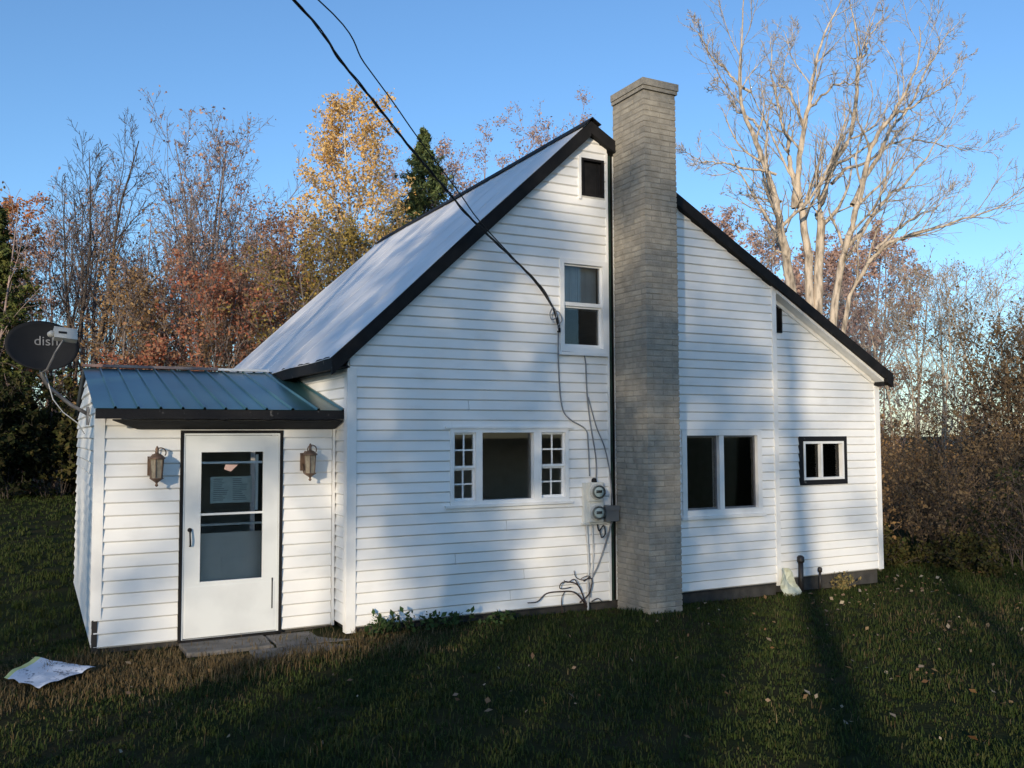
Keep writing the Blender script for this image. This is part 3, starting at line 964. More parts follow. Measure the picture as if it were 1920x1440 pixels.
# ------------------------------------------------------------------ electric meters, boxes, cables
t = empty('electric_meter_board', (3.04, -.02, .84))
tag(t, 'white board carrying two round glass electric meters beside the chimney', 'meter')
Fm = Frame((0, 0, 0), (1, 0, 0), (0, -1, 0))
MB(Fm).box(-.135, .145, .0, .48, 0, .045).build('backing_board', 'meter_board', t)
MB(Fm).box(-.16, .15, -.018, -.001, 0, .06).build('bottom_ledge', 'meter_board', t)
for z in (.375, .125):
    MB(Fm).box(-.085, .105, z-.112, z+.112, .0452, .095).build('meter_socket', 'meter_board', t)
    g = MB().lathe((.01, -.095, z), [(.096, 0), (.096, .02), (.080, .024)], 24, (0, -1, 0)).build('meter_ring', 'grey_plastic', t)
    MB().lathe((.01, -.119, z), [(.078, 0), (.078, .05), (.066, .075), (.03, .083)], 24, (0, -1, 0)).build('meter_glass', M['glass'], t, True)
    f = MB().lathe((.01, -.12, z), [(.062, 0), (.062, .03)], 20, (0, -1, 0)).build('meter_dial', 'paper', t)
    MB(Fm).box(-.03, .05, z-.012, z+.022, .151, .156).build('meter_register', 'dark', f)
MB().lathe((.005, -.05, .48), [(.03, 0), (.035, .02), (.028, .05), (.0, .062)], 10).build('conduit_hub', 'black', t, True)
t = empty('utility_box', (3.265, -.02, .85))
tag(t, 'small dark grey utility box between meters and chimney', 'utility box')
MB(Fm).box(-.095, .098, 0, .17, 0, .11).build('body', 'grey_box', t)
MB(Fm).box(-.10, .103, .135, .185, 0, .122).build('lid', 'grey_box', t)

def smooth_path(pts, n=6):
    pts = [Vector(p) for p in pts]; out = []
    for i in range(len(pts)-1):
        p0, p1, p2, p3 = pts[max(i-1, 0)], pts[i], pts[i+1], pts[min(i+2, len(pts)-1)]
        for k in range(n):
            s = k/n
            out.append(.5*((2*p1)+(-p0+p2)*s+(2*p0-5*p1+4*p2-p3)*s*s+(-p0+3*p1-3*p2+p3)*s**3))
    out.append(pts[-1]); return out
def cable(pts, r, label, ma, name='cable', group=None, cat='cable'):
    o = MB().tube(smooth_path(pts), r, 6).build(name, ma, None, True)
    return tag(o, label, cat, group)
cable([(2.58, -.03, 3.15), (2.58, -.03, 2.7), (2.62, -.03, 2.25), (2.73, -.03, 2.09), (2.95, -.03, 1.97), (2.985, -.035, 1.8), (3.0, -.04, 1.40)], .0085, 'thin grey cable dropping from the wall hook to the meters, leftmost', 'cable_grey')
cable([(2.62, -.045, 2.90), (2.86, -.04, 2.885), (2.955, -.03, 2.83), (2.98, -.03, 2.39), (3.02, -.03, 2.06), (3.1, -.03, 1.61), (3.085, -.05, 1.33)], .0085, 'grey cable running from under the upper window sill down to the meters', 'cable_grey')
cable([(2.985, -.045, 2.36), (3.11, -.03, 2.0), (3.23, -.03, 1.74), (3.30, -.035, 1.41), (3.315, -.06, 1.03)], .008, 'grey cable slanting down to the dark utility box', 'cable_grey')
cable([(3.3, -.07, .85), (3.22, -.04, .57), (3.11, -.04, .32), (3.01, -.04, .15), (2.985, -.05, -.05)], .010, 'dark cable hanging from the utility box to the ground', 'cable_grey')
cable([(2.95, -.04, .83), (2.985, -.03, .33), (2.97, -.03, .14), (2.955, -.05, -.2)], .014, 'pale conduit running down from under the left of the meter board', 'cable_pale', 'conduit', None, 'conduit')
cable([(3.03, -.04, .83), (3.05, -.03, .45), (3.0, -.045, .10)], .010, 'pale thin conduit below the right of the meter board', 'cable_pale', 'conduit', None, 'conduit')
cable([(3.09, -.06, .83), (3.11, -.07, .74), (3.17, -.08, .80), (3.19, -.08, .7), (3.14, -.08, .66), (3.12, -.07, .74)], .009, 'short loop of black cable hanging below the meters', 'cable_black')

# overhead service cable: twisted strands from a pole behind the viewer
A0 = [(2.585, -.05, 3.16), (2.50, -.08, 3.36), (2.24, -.08, 3.74), (1.32, -.62, 4.19), (.88, -.95, 4.37), (.21, -1.56, 4.66), (-.44, -2.18, 4.92), (-1.17, -2.11-.0, 5.46)]
pole_xy = (-10.6, -7.2)
def ray_pt(u, v, D):
    return CAM + (fw + rt2*((u-960)/1689.3) - up2*((v-720)/1689.3))*D
main_pts = [(2.585, -.05, 3.16), (2.47, -.08, 3.42)] + [tuple(ray_pt(u, v, d)) for u, v, d in ((1000, 522, 10.62), (891, 418, 9.88), (846, 366, 9.55), (810, 325, 9.3), (766, 273, 9.0), (709, 200, 8.6), (643, 120, 8.15), (550, 0, 7.5))]
d0 = Vector(main_pts[-1]) - Vector(main_pts[-2])
ptop = Vector((pole_xy[0]+.05, pole_xy[1]+.1, 9.3))
main_pts += [tuple(Vector(main_pts[-1]).lerp(ptop, t_) - Vector((0, 0, .25*math.sin(math.pi*t_)))) for t_ in (.2, .4, .6, .8, 1)]
path = smooth_path(main_pts, 14)
t = empty('service_cable', main_pts[0])
tag(t, 'twisted black power cable coming from the sky to the upper wall hook', 'cable')
def along(path, phase, rad, pitch):
    out = []; s = 0
    for i, p in enumerate(path):
        if i: s += (path[i]-path[i-1]).length
        tg = (path[min(i+1, len(path)-1)]-path[max(i-1, 0)]).normalized()
        a = tg.cross(Vector((0, 0, 1))).normalized(); bb = tg.cross(a)
        th = phase + s*2*math.pi/pitch
        out.append(p + (a*math.cos(th)+bb*math.sin(th))*rad*(1+.5*math.sin(s*3.1+phase)) - Vector(main_pts[0]))
    return out
for i in range(3):
    MB().tube(along(path, i*2.094, .008, .75), .0078 if i < 2 else .006, 6).build('strand', 'cable_black', t, True)
# slack loops and hook hardware where it meets the wall
o0 = Vector(main_pts[0])
MB().tube([v - o0 for v in smooth_path([(2.47, -.09, 3.42), (2.43, -.09, 3.34), (2.45, -.1, 3.27), (2.52, -.09, 3.31), (2.50, -.09, 3.40), (2.55, -.07, 3.30), (2.585, -.05, 3.20)])], .008, 6).build('drip_loop', 'cable_grey', t, True)
MB().tube([v - o0 for v in smooth_path([(2.50, -.09, 3.38), (2.56, -.09, 3.36), (2.60, -.08, 3.27), (2.55, -.07, 3.21), (2.575, -.05, 3.15)])], .007, 6).build('drip_loop', 'cable_grey', t, True)
MB().tube([(0, .055, -.02), (0, .0, -.02), (-.012, -.012, .02)], .016, 8).build('wall_hook', 'black', t, True)
tel = [tuple(ray_pt(u, v, d)) for u, v, d in ((1000, 525, 10.63), (903, 419, 9.95), (862, 363, 9.65), (782, 256, 9.1), (738, 193, 8.8), (683, 118, 8.4), (597, 0, 7.8))]
tel = [(2.49, -.07, 3.40)] + tel
pt2 = Vector((pole_xy[0]+.1, pole_xy[1]+.1, 8.2))
tel += [tuple(Vector(tel[-1]).lerp(pt2, q) - Vector((0, 0, .2*math.sin(math.pi*q)))) for q in (.25, .5, .75, 1)]
o = MB().tube(smooth_path(tel, 8), .0072, 6).build('telephone_line', 'cable_black', None, True)
tag(o, 'thin black overhead line right of the twisted power cable', 'cable')
t = empty('utility_pole', (pole_xy[0], pole_xy[1], -.5))
tag(t, 'wooden utility pole out of view, holding the overhead cables', 'utility pole')
MB().tube([(0, 0, 0), (0, 0, 5), (.03, 0, 10.3)], [.15, .13, .10], 12).build('shaft', 'pole', t, True)
MB().box(-.9, .9, 9.95, 10.07, -.16, -.10).build('crossarm', 'pole', t)

# dead vine against the wall
t = empty('dead_vine', (2.93, -.05, -.2))
tag(t, 'dead brown vine sprawling on the siding below the meters', 'vine')
off = Vector((2.93, -.05, -.2))
for pts, r in (([(2.93, -.04, -.17), (2.87, -.05, -.07), (2.76, -.05, .04), (2.58, -.05, .05), (2.4, -.04, .05), (2.25, -.05, -.04), (2.11, -.06, -.04)], .009),
               ([(2.93, -.04, -.16), (2.9, -.05, -.04), (2.79, -.07, .12), (2.65, -.06, .17), (2.54, -.08, .14), (2.56, -.05, .08), (2.69, -.07, .11)], .008),
               ([(2.86, -.04, -.09), (2.95, -.06, .0), (3.01, -.05, .17), (2.88, -.07, .16), (2.79, -.05, .19), (2.76, -.06, .28)], .007),
               ([(2.58, -.05, -.2), (2.59, -.05, -.02), (2.64, -.06, .05)], .006),
               ([(2.79, -.06, .12), (2.74, -.09, .20), (2.66, -.05, .15), (2.60, -.07, .19)], .006),
               ([(2.90, -.05, .15), (2.97, -.08, .19), (2.92, -.06, .22), (2.84, -.07, .20)], .006),
               ([(3.0, -.05, -.1), (3.08, -.06, -.07), (3.15, -.06, -.12)], .006)):
    p = [v-off for v in smooth_path([tuple(Vector(q)+Vector((rnd.uniform(-.012, .012), rnd.uniform(-.02, .01), rnd.uniform(-.012, .012)))) for q in pts], 5)]
    MB().tube(p, [r*1.25*(1-.45*i/len(p)) for i in range(len(p))], 5).build('stem', 'vine', t, True)

# pipes and flashing at the lean-to foot
t = empty('vent_pipe', (6.45, -.03, -.35))
tag(t, 'short black vent pipe with a capped top at the lean-to foot', 'pipe')
MB().tube([(0, 0, 0), (0, 0, .50)], .036, 12).build('pipe', 'pipe', t, True)
MB().lathe((0, 0, .50), [(.05, -.02), (.052, .0), (.05, .05), (.03, .07), (0, .075)], 12).build('cap', 'pipe', t, True)
t = empty('vent_pipe', (6.865, .02, -.35))
tag(t, 'thin black pipe stub right of the capped vent pipe', 'pipe')
MB().tube([(0, 0, 0), (0, 0, .33)], .018, 10).build('pipe', 'pipe', t, True)
MB().lathe((0, 0, .33), [(.03, -.02), (.032, .02), (.025, .045), (0, .05)], 10).build('cap', 'pipe', t, True)
def flashing():
    r = random.Random(3); v = []; fc = []
    NU, NZ = 8, 9
    for L in (0, 1):
        for j in range(NZ):
            z = -.36 + j*.055
            for i in range(NU):
                u = i/(NU-1)
                w = .33 - .20*max(0, (j-3)/5)
                x = 6.03 + u*w + .02*math.sin(j*1.1)
                y = -.03 - .06*abs(math.sin(u*3.0+j*.25)) - .02*r.random()*(1-L) - .004*L - (.05 if j < 3 else 0)
                v.append((x, y, z))
    N = NU*NZ
    for j in range(NZ-1):
        for i in range(NU-1):
            a = j*NU+i
            fc += [(a, a+1, a+NU+1, a+NU), (N+a, N+a+NU, N+a+NU+1, N+a+1)]
    mb = MB(); mb.v = v; mb.fc = fc
    o = mb.build('flashing_scrap', 'foam', None)
    tag(o, 'crumpled pale sheet of flashing at the foot of the corner seam', 'scrap')
flashing()

# printed sheet lying on the grass
def print_mat():
    m = bpy.data.materials.new('printed_sheet'); m.use_nodes = True
    nt = m.node_tree; b = nt.nodes['Principled BSDF']; b.inputs['Roughness'].default_value = .5
    tc = nt.nodes.new('ShaderNodeTexCoord')
    n1 = nt.nodes.new('ShaderNodeTexNoise'); n1.inputs['Scale'].default_value = 2.6; n1.inputs['Detail'].default_value = 2
    nt.links.new(tc.outputs['UV'], n1.inputs['Vector'])
    n2 = nt.nodes.new('ShaderNodeTexNoise'); n2.inputs['Scale'].default_value = 18; n2.inputs['Detail'].default_value = 3
    nt.links.new(tc.outputs['UV'], n2.inputs['Vector'])
    mu = nt.nodes.new('ShaderNodeMath'); mu.operation = 'MULTIPLY'
    nt.links.new(n1.outputs[0], mu.inputs[0]); nt.links.new(n2.outputs[0], mu.inputs[1])
    cr = nt.nodes.new('ShaderNodeValToRGB')
    cr.color_ramp.elements[0].position = .29; cr.color_ramp.elements[0].color = (.62, .66, .74, 1)
    cr.color_ramp.elements[1].position = .36; cr.color_ramp.elements[1].color = (.12, .14, .18, 1)
    nt.links.new(mu.outputs[0], cr.inputs[0])
    sp = nt.nodes.new('ShaderNodeSeparateXYZ'); nt.links.new(tc.outputs['UV'], sp.inputs[0])
    lt = nt.nodes.new('ShaderNodeMath'); lt.operation = 'LESS_THAN'; lt.inputs[1].default_value = .10
    nt.links.new(sp.outputs[0], lt.inputs[0])
    mx = nt.nodes.new('ShaderNodeMixRGB'); mx.inputs[2].default_value = (.60, .62, .22, 1)
    nt.links.new(lt.outputs[0], mx.inputs[0]); nt.links.new(cr.outputs[0], mx.inputs[1])
    nt.links.new(mx.outputs[0], b.inputs['Base Color'])
    return m
def paper_sheet():
    # corners from the yellow edge round: far-left, far-right, near-right, near-left
    c00, c01, c10, c11 = Vector((-3.14, -.28)), Vector((-2.87, -.78)), Vector((-2.90, .36)), Vector((-2.42, -.30))
    v = []; uv = []; fc = []; N = 18
    for L in (0, 1):
        for j in range(N+1):
            for i in range(N+1):
                a, c = i/N, j/N
                p = c00*(1-a)*(1-c) + c10*(1-a)*c + c01*a*(1-c) + c11*a*c
                fold = .035*abs(mnoise.noise(Vector((a*3.2, c*3.2, 1.5)))) + .03*max(0, a-.6)*abs(math.sin(c*9))
                edge = .02*mnoise.noise(Vector((a*8, c*8, 9))) if a > .93 else 0
                v.append((p.x+edge, p.y+edge, ground_z(p.x, p.y)+.055+fold-.0015*L)); uv.append((a, c))
    K = (N+1)**2
    for j in range(N):
        for i in range(N):
            a = j*(N+1)+i
            fc += [(a, a+1, a+N+2, a+N+1), (K+a, K+a+N+1, K+a+N+2, K+a+1)]
    me = bpy.data.meshes.new('printed_sheet'); me.from_pydata(v, [], fc)
    ul = me.uv_layers.new(name='uv')
    for lp in me.loops: ul.data[lp.index].uv = uv[lp.vertex_index]
    me.materials.append(print_mat())
    o = link(bpy.data.objects.new('printed_sheet', me))
    # uv.x runs away from the yellow edge
    tag(o, 'crumpled white printed sheet with a yellow edge lying on the lawn', 'paper')
paper_sheet()

# ------------------------------------------------------------------ grass, fallen leaves, weeds
def in_house(x, y, pad=.02):
    a = (x > -pad) & (x < 8.25+pad) & (y > -pad+.0) & (y < 7.6)
    b = (x > -2.41-pad) & (x < .05) & (y > .45-pad) & (y < 5)
    c = (x > 3.37) & (x < 3.88) & (y > -.72) & (y < 0)
    return a | b | c
gz_vec = np.vectorize(ground_z)
def blades(n, x0, x1, y0, y1, hmin, hmax, wid, rng, keep=None):
    nt = n//9
    cx = rng.uniform(x0, x1, nt); cy = rng.uniform(y0, y1, nt)
    x = np.repeat(cx, 9) + rng.normal(0, .035, nt*9); y = np.repeat(cy, 9) + rng.normal(0, .035, nt*9)
    cl = np.array([mnoise.noise(Vector((a*1.7, b_*1.7, 2))) + .6*mnoise.noise(Vector((a*.5, b_*.5, 8))) for a, b_ in zip(cx, cy)])
    th = np.repeat(rng.uniform(.6, 1.2, nt)*np.clip(1+.7*cl, .45, 1.8), 9)
    ok = ~in_house(x, y)
    ok &= ~((x > -1.66) & (x < .03) & (y > -.3) & (y < .45) & (rng.random(len(x)) < .9))
    ok &= ~((x > -1.08) & (x < -.05) & (y > -.52) & (y < -.2) & (rng.random(len(x)) < .75))
    if keep is not None: ok &= keep(x, y, rng)
    x, y, th = x[ok], y[ok], th[ok]
    z = gz_vec(x, y)
    n = len(x)
    h = rng.uniform(hmin, hmax, n)*th
    az = rng.uniform(0, 2*np.pi, n); lean = rng.uniform(.15, 1.1, n)
    dx, dy = np.cos(az), np.sin(az)
    wx, wy = -dy*wid*rng.uniform(.6, 1.3, n), dx*wid*rng.uniform(.6, 1.3, n)
    b = np.stack([x, y, z-.01], 1)
    m = b + np.stack([dx*h*lean*.35, dy*h*lean*.35, h*.62+.01], 1)
    t = b + np.stack([dx*h*lean, dy*h*lean, h*(1-.22*lean)+.01], 1)
    W = np.stack([wx, wy, np.zeros(n)], 1)
    V = np.stack([b-W, b+W, m+W*.8, m-W*.8, t], 1).reshape(-1, 3)
    i = np.arange(n)[:, None]*5
    return V, i + np.array([[0, 1, 2, 3]]), i + np.array([[3, 2, 4]])
def brown_zone(x, y):
    return 1.3*np.exp(-(((x+1.3)/1.7)**2 + ((y+.25)/.6)**2)) + .45*np.exp(-(((x+2.6)/1.2)**2 + ((y+.9)/.7)**2)) + .5*np.exp(-(((x-8.0)/2.5)**2 + ((y+2.5)/1.2)**2))
def clump(x, y):
    return np.array([mnoise.noise(Vector((a*.8, b_*.8, 5))) for a, b_ in zip(x, y)])
rng = np.random.default_rng(11)
green = island_mat('grass_green', [(.019, .032, .009), (.029, .047, .012), (.041, .062, .016), (.054, .069, .021), (.074, .078, .029), (.027, .044, .014)], rough=.8, trans=.15, spec=.08)
dry = island_mat('grass_dry', [(.09, .062, .030), (.14, .10, .05), (.11, .078, .042), (.20, .15, .08), (.07, .055, .028)], rough=.8, trans=.1)
def keep_green(x, y, r): return r.random(len(x)) > np.clip(brown_zone(x, y)*.8 + .25*clump(x, y), 0, .9)
def keep_dry(x, y, r): return r.random(len(x)) < np.clip(brown_zone(x, y)*.9 + .05 + .25*clump(x, y), .02, 1)
def grass(name, sets, material):
    Vs, Q, T = [], [], []; off = 0
    for V, q, tt in sets:
        Vs.append(V); Q.append(q+off); T.append(tt+off); off += len(V)
    o = fast_mesh(name, np.concatenate(Vs), [np.concatenate(Q), np.concatenate(T)], material)
    tag(o, kind='stuff')
    return o
g = grass('grass', [blades(200000, -5.5, 11.5, -6.2, 1.2, .022, .062, .0044, rng, keep_green),
                    blades(26000, -9, -2.2, 1, 12, .04, .10, .006, rng, None),
                    blades(14000, -10, -1.6, 12, 30, .05, .12, .012, rng, None),
                    blades(16000, 8.2, 14, -4, 6, .05, .12, .006, rng, None)], green)
tag(g, 'short dark green lawn grass in shade', 'grass')
g = grass('dry_grass', [blades(70000, -5.5, 12, -6.5, 1.5, .03, .095, .003, rng, keep_dry), blades(26000, -3.8, .6, -1.2, .5, .03, .10, .003, rng, keep_dry)], dry)
tag(g, 'dead brown grass blades, thickest before the porch', 'grass')

def leaf_quads(P, size, rng, flat=0.0, aspect=.6):
    n = len(P)
    nrm = rng.normal(size=(n, 3)); nrm[:, 2] = nrm[:, 2]*(1-flat) + flat*3
    nrm /= np.linalg.norm(nrm, axis=1)[:, None]
    a = np.cross(nrm, rng.normal(size=(n, 3))); a /= np.linalg.norm(a, axis=1)[:, None] + 1e-9
    b = np.cross(nrm, a)
    s = size*(.45+1.1*rng.random(n)**1.5)[:, None]
    V = np.stack([P-a*s, P-b*s*aspect+nrm*s*.15, P+a*s, P+b*s*aspect+nrm*s*.15], 1).reshape(-1, 3)
    return V, np.arange(n)[:, None]*4 + np.array([[0, 1, 2, 3]])
n = 4200
lx = rng.uniform(-5, 12, n); ly = rng.uniform(-6.5, 1.2, n)
keep = ~in_house(lx, ly, .1) & ((rng.random(n) < .22) | (lx > 4 + 1.5*rng.normal(size=n))) & (rng.random(n) < .35+1.3*np.clip(np.array([mnoise.noise(Vector((a*.9, b_*.9, 13))) for a, b_ in zip(lx, ly)]), -.25, .6))
lx, ly = lx[keep], ly[keep]
P = np.stack([lx, ly, gz_vec(lx, ly)+rng.uniform(.03, .075, len(lx))], 1)
V, q = leaf_quads(P, .026, rng, flat=.5, aspect=.7)
o = fast_mesh('fallen_leaves', V, [q], island_mat('fallen_leaf', [(.10, .05, .025), (.19, .12, .06), (.28, .22, .15), (.14, .075, .04), (.34, .29, .22), (.08, .045, .03)], rough=.8))
tag(o, 'pale brown fallen leaves scattered over the lawn', 'leaves', kind='stuff')

def weed(x, y, rad, h, nst, label, name='weed_clump', cols=None, leaf=.03, seed=1):
    r = np.random.default_rng(seed)
    t = empty(name, (x, y, ground_z(x, y)))
    tag(t, label, 'weeds')
    st = MB(); LP = []
    for i in range(nst):
        a = r.uniform(0, 2*math.pi); q = rad*math.sqrt(r.random())
        b0 = Vector((q*math.cos(a)*1.7, q*math.sin(a)*.6, -.02)); hh = h*r.uniform(.4, 1.0)
        tip = b0 + Vector((r.normal(0, .06), r.normal(0, .05)-.03, hh))
        mid = b0.lerp(tip, .5) + Vector((r.normal(0, .02), r.normal(0, .02), .02))
        st.tube([b0, mid, tip], [.004, .003, .0015], 4)
        for k in range(9):
            s = .2+.8*k/8
            p = b0.lerp(mid, s*2) if s < .5 else mid.lerp(tip, s*2-1)
            LP.append(p + Vector((r.normal(0, .025), r.normal(0, .025), r.normal(0, .015))))
    st.build('stem', island_mat(name+'_stem', [(.06, .07, .03), (.10, .08, .05)]), t)
    V, q = leaf_quads(np.array([tuple(p) for p in LP]), leaf, r, flat=.2)
    fast_mesh('foliage', V, [q], island_mat(name+'_leaf', cols or [(.025, .05, .018), (.045, .085, .03), (.07, .11, .04), (.03, .05, .02)], trans=.2), t)
weed(.42, -.22, .22, .26, 34, 'green leafy weeds at the foot of the house corner post', seed=2)
weed(1.05, -.16, .16, .20, 18, 'low green weeds under the left end of the picture window', seed=3)
weed(1.72, -.14, .12, .12, 14, 'tiny green weeds along the siding foot, midway to the vine', seed=5)
weed(7.15, -.06, .10, .30, 26, 'pale dry weed tuft standing right of the thin pipe', name='dry_weed_tuft', cols=[(.18, .14, .06), (.26, .20, .09), (.14, .13, .05)], leaf=.022, seed=4)

# ------------------------------------------------------------------ trees
def unit(a): return a/(np.linalg.norm(a, axis=-1, keepdims=True)+1e-9)
def grow(Pp, Rp, n, t0, t1, ang, ratio, K, up, wig, rng, rfac=.6, taper=.25, rmin=.003, droop=0.0, shape=None):
    """n children on every parent polyline (N,K0,3); returns polylines and radii"""
    N, K0, _ = Pp.shape
    t = (t0 + (t1-t0)*(np.arange(n)[None, :] + rng.random((N, n)))/n)
    f = t*(K0-1); i0 = np.minimum(f.astype(int), K0-2); w = (f-i0)[..., None]
    ar = np.arange(N)[:, None]
    a, b = Pp[ar, i0], Pp[ar, i0+1]
    base = a*(1-w) + b*w
    tang = unit(b-a)
    r0 = Rp[ar, i0]*(1-w[..., 0]) + Rp[ar, i0+1]*w[..., 0]
    L = np.linalg.norm(np.diff(Pp, axis=1), axis=2).sum(1)[:, None]
    ln = L*ratio*rng.uniform(.6, 1.25, (N, n))
    ln *= shape(t) if shape else (1.15-.65*t)
    ph = rng.uniform(0, 2*np.pi, (N, 1)) + np.arange(n)[None, :]*2.4 + rng.normal(0, .5, (N, n))
    ref = np.where(np.abs(tang[..., 2:3]) > .9, np.array([1., 0, 0]), np.array([0, 0, 1.]))
    e1 = unit(np.cross(tang, ref)); e2 = np.cross(tang, e1)
    perp = e1*np.cos(ph)[..., None] + e2*np.sin(ph)[..., None]
    an = (ang*rng.uniform(.7, 1.3, (N, n)))[..., None]
    d = unit(tang*np.cos(an) + perp*np.sin(an))
    M_ = N*n
    base = base.reshape(M_, 3); d = d.reshape(M_, 3); ln = ln.reshape(M_); r0 = np.minimum(r0.reshape(M_)*rfac, r0.reshape(M_)*.95)
    P = np.empty((M_, K, 3)); P[:, 0] = base
    for k in range(1, K):
        d = unit(d + rng.normal(0, wig, (M_, 3)) + np.array([0, 0, up - droop*k/K]))
        P[:, k] = P[:, k-1] + d*(ln/(K-1))[:, None]
    s = np.linspace(0, 1, K)[None, :]
    R = np.maximum(r0[:, None]*(1-(1-taper)*s), rmin)
    return P, R
def tubes(P, R, sides):
    N, K, _ = P.shape
    tg = unit(np.gradient(P, axis=1))
    ref = np.where(np.abs(tg[..., 2:3]) > .95, np.array([1., 0, 0]), np.array([.1, .2, 1.]))
    a = unit(np.cross(tg, ref)); b = np.cross(tg, a)
    th = np.arange(sides)*2*np.pi/sides
    V = P[:, :, None, :] + R[:, :, None, None]*(a[:, :, None, :]*np.cos(th)[None, None, :, None] + b[:, :, None, :]*np.sin(th)[None, None, :, None])
    base = (np.arange(N)[:, None, None]*K + np.arange(K-1)[None, :, None])*sides
    k = np.arange(sides)[None, None, :]; k2 = (k+1) % sides
    F = np.stack([base+k, base+k2, base+sides+k2, base+sides+k], -1).reshape(-1, 4)
    return V.reshape(-1, 3), F
def join(parts):
    Vs, Fs = [], []; off = 0
    for V, F in parts:
        Vs.append(V); Fs.append(F+off); off += len(V)
    return np.concatenate(Vs), np.concatenate(Fs)
def along_pts(P, n, rng, spread, t0=.1):
    N, K, _ = P.shape
    t = rng.uniform(t0, 1, (N, n)); f = t*(K-1); i = np.minimum(f.astype(int), K-2); w = (f-i)[..., None]
    ar = np.arange(N)[:, None]
    p = P[ar, i]*(1-w) + P[ar, i+1]*w
    return (p + rng.normal(0, spread, p.shape)).reshape(-1, 3)

BARK = {  # barks
 'grey': mat('bark_grey', (.24, .20, .19), (.14, .12, .12), rough=.9, scale=5, stretch=(3, 3, .8)),
 'dark': mat('bark_dark', (.055, .045, .042), (.09, .072, .062), rough=.9, scale=5, stretch=(3, 3, .8)),
 'pale': mat('bark_pale', (.56, .47, .37), (.17, .14, .11), rough=.9, scale=5.5, stretch=(2.5, 2.5, .6), lo=.42, hi=.68, bump=.6, bump_scale=14),
 'white': mat('bark_white', (.62, .58, .52), (.34, .30, .26), rough=.8, scale=3, stretch=(1, 1, 2)),
 'pink': mat('bark_pinkish', (.36, .27, .25), (.26, .20, .19), rough=.9, scale=3),
 'thicket': mat('bark_thicket', (.13, .09, .06), (.08, .058, .042), rough=.9, scale=4),
 'brown': mat('bark_brown', (.20, .15, .12), (.29, .23, .18), rough=.9, scale=4),
}
LEAF = {
 'gold': island_mat('leaf_gold', [(.66, .42, .15), (.78, .54, .22), (.72, .46, .16), (.58, .34, .10), (.80, .60, .32)], trans=.25),
 'orange': island_mat('leaf_orange', [(.40, .16, .06), (.48, .22, .09), (.34, .12, .05)], trans=.2),
 'pink': island_mat('leaf_pinkish', [(.42, .29, .25), (.50, .36, .30), (.36, .24, .22), (.46, .28, .20)], trans=.2),
 'red': island_mat('leaf_red', [(.30, .10, .065), (.36, .13, .08), (.24, .10, .07), (.40, .22, .13), (.28, .17, .11)], trans=.2),
 'russet': island_mat('leaf_russet', [(.30, .17, .13), (.36, .20, .15), (.24, .14, .115), (.40, .26, .18)], trans=.2),
 'olive': island_mat('leaf_olive', [(.30, .22, .06), (.20, .16, .05), (.42, .30, .08), (.17, .13, .06), (.14, .11, .06)], trans=.2),
 'brown': island_mat('leaf_brown', [(.22, .14, .085), (.15, .095, .06), (.30, .20, .12), (.10, .07, .05)], trans=.15),
 'tan': island_mat('leaf_tan', [(.30, .19, .09), (.20, .12, .06), (.38, .25, .12), (.14, .085, .05)], trans=.15),
 'darkgreen': island_mat('leaf_dark', [(.018, .026, .010), (.030, .036, .014), (.012, .018, .008), (.045, .040, .018)], trans=.1),
 'mossy': island_mat('leaf_mossy', [(.035, .045, .014), (.06, .06, .02), (.08, .065, .025), (.025, .03, .012)], trans=.1),
 'thicket': island_mat('leaf_thicket', [(.15, .105, .06), (.10, .075, .045), (.21, .15, .085), (.07, .055, .035)], trans=.1),
 'rear': island_mat('leaf_rear', [(.05, .035, .02), (.08, .055, .03), (.035, .03, .018)], trans=.0),
 'needle': island_mat('needle_green', [(.07, .11, .05), (.11, .15, .06), (.15, .18, .07), (.05, .08, .04)], trans=.05),
 'needle_dark': island_mat('needle_dark', [(.045, .07, .026), (.10, .125, .04), (.16, .165, .05), (.03, .05, .02)], trans=.05),
}
def finish(root, trunk, branches, bark, leaves=None, leafmat=None, smooth=True):
    V, F = join(trunk); fast_mesh('trunk', V, [F], bark, root, smooth)
    cr = None
    if branches:
        V, F = join(branches); cr = fast_mesh('crown', V, [F], bark, root, False)
    if leaves is not None and len(leaves[0]):
        fast_mesh('foliage', leaves[0], [leaves[1]], leafmat, cr or root, False)

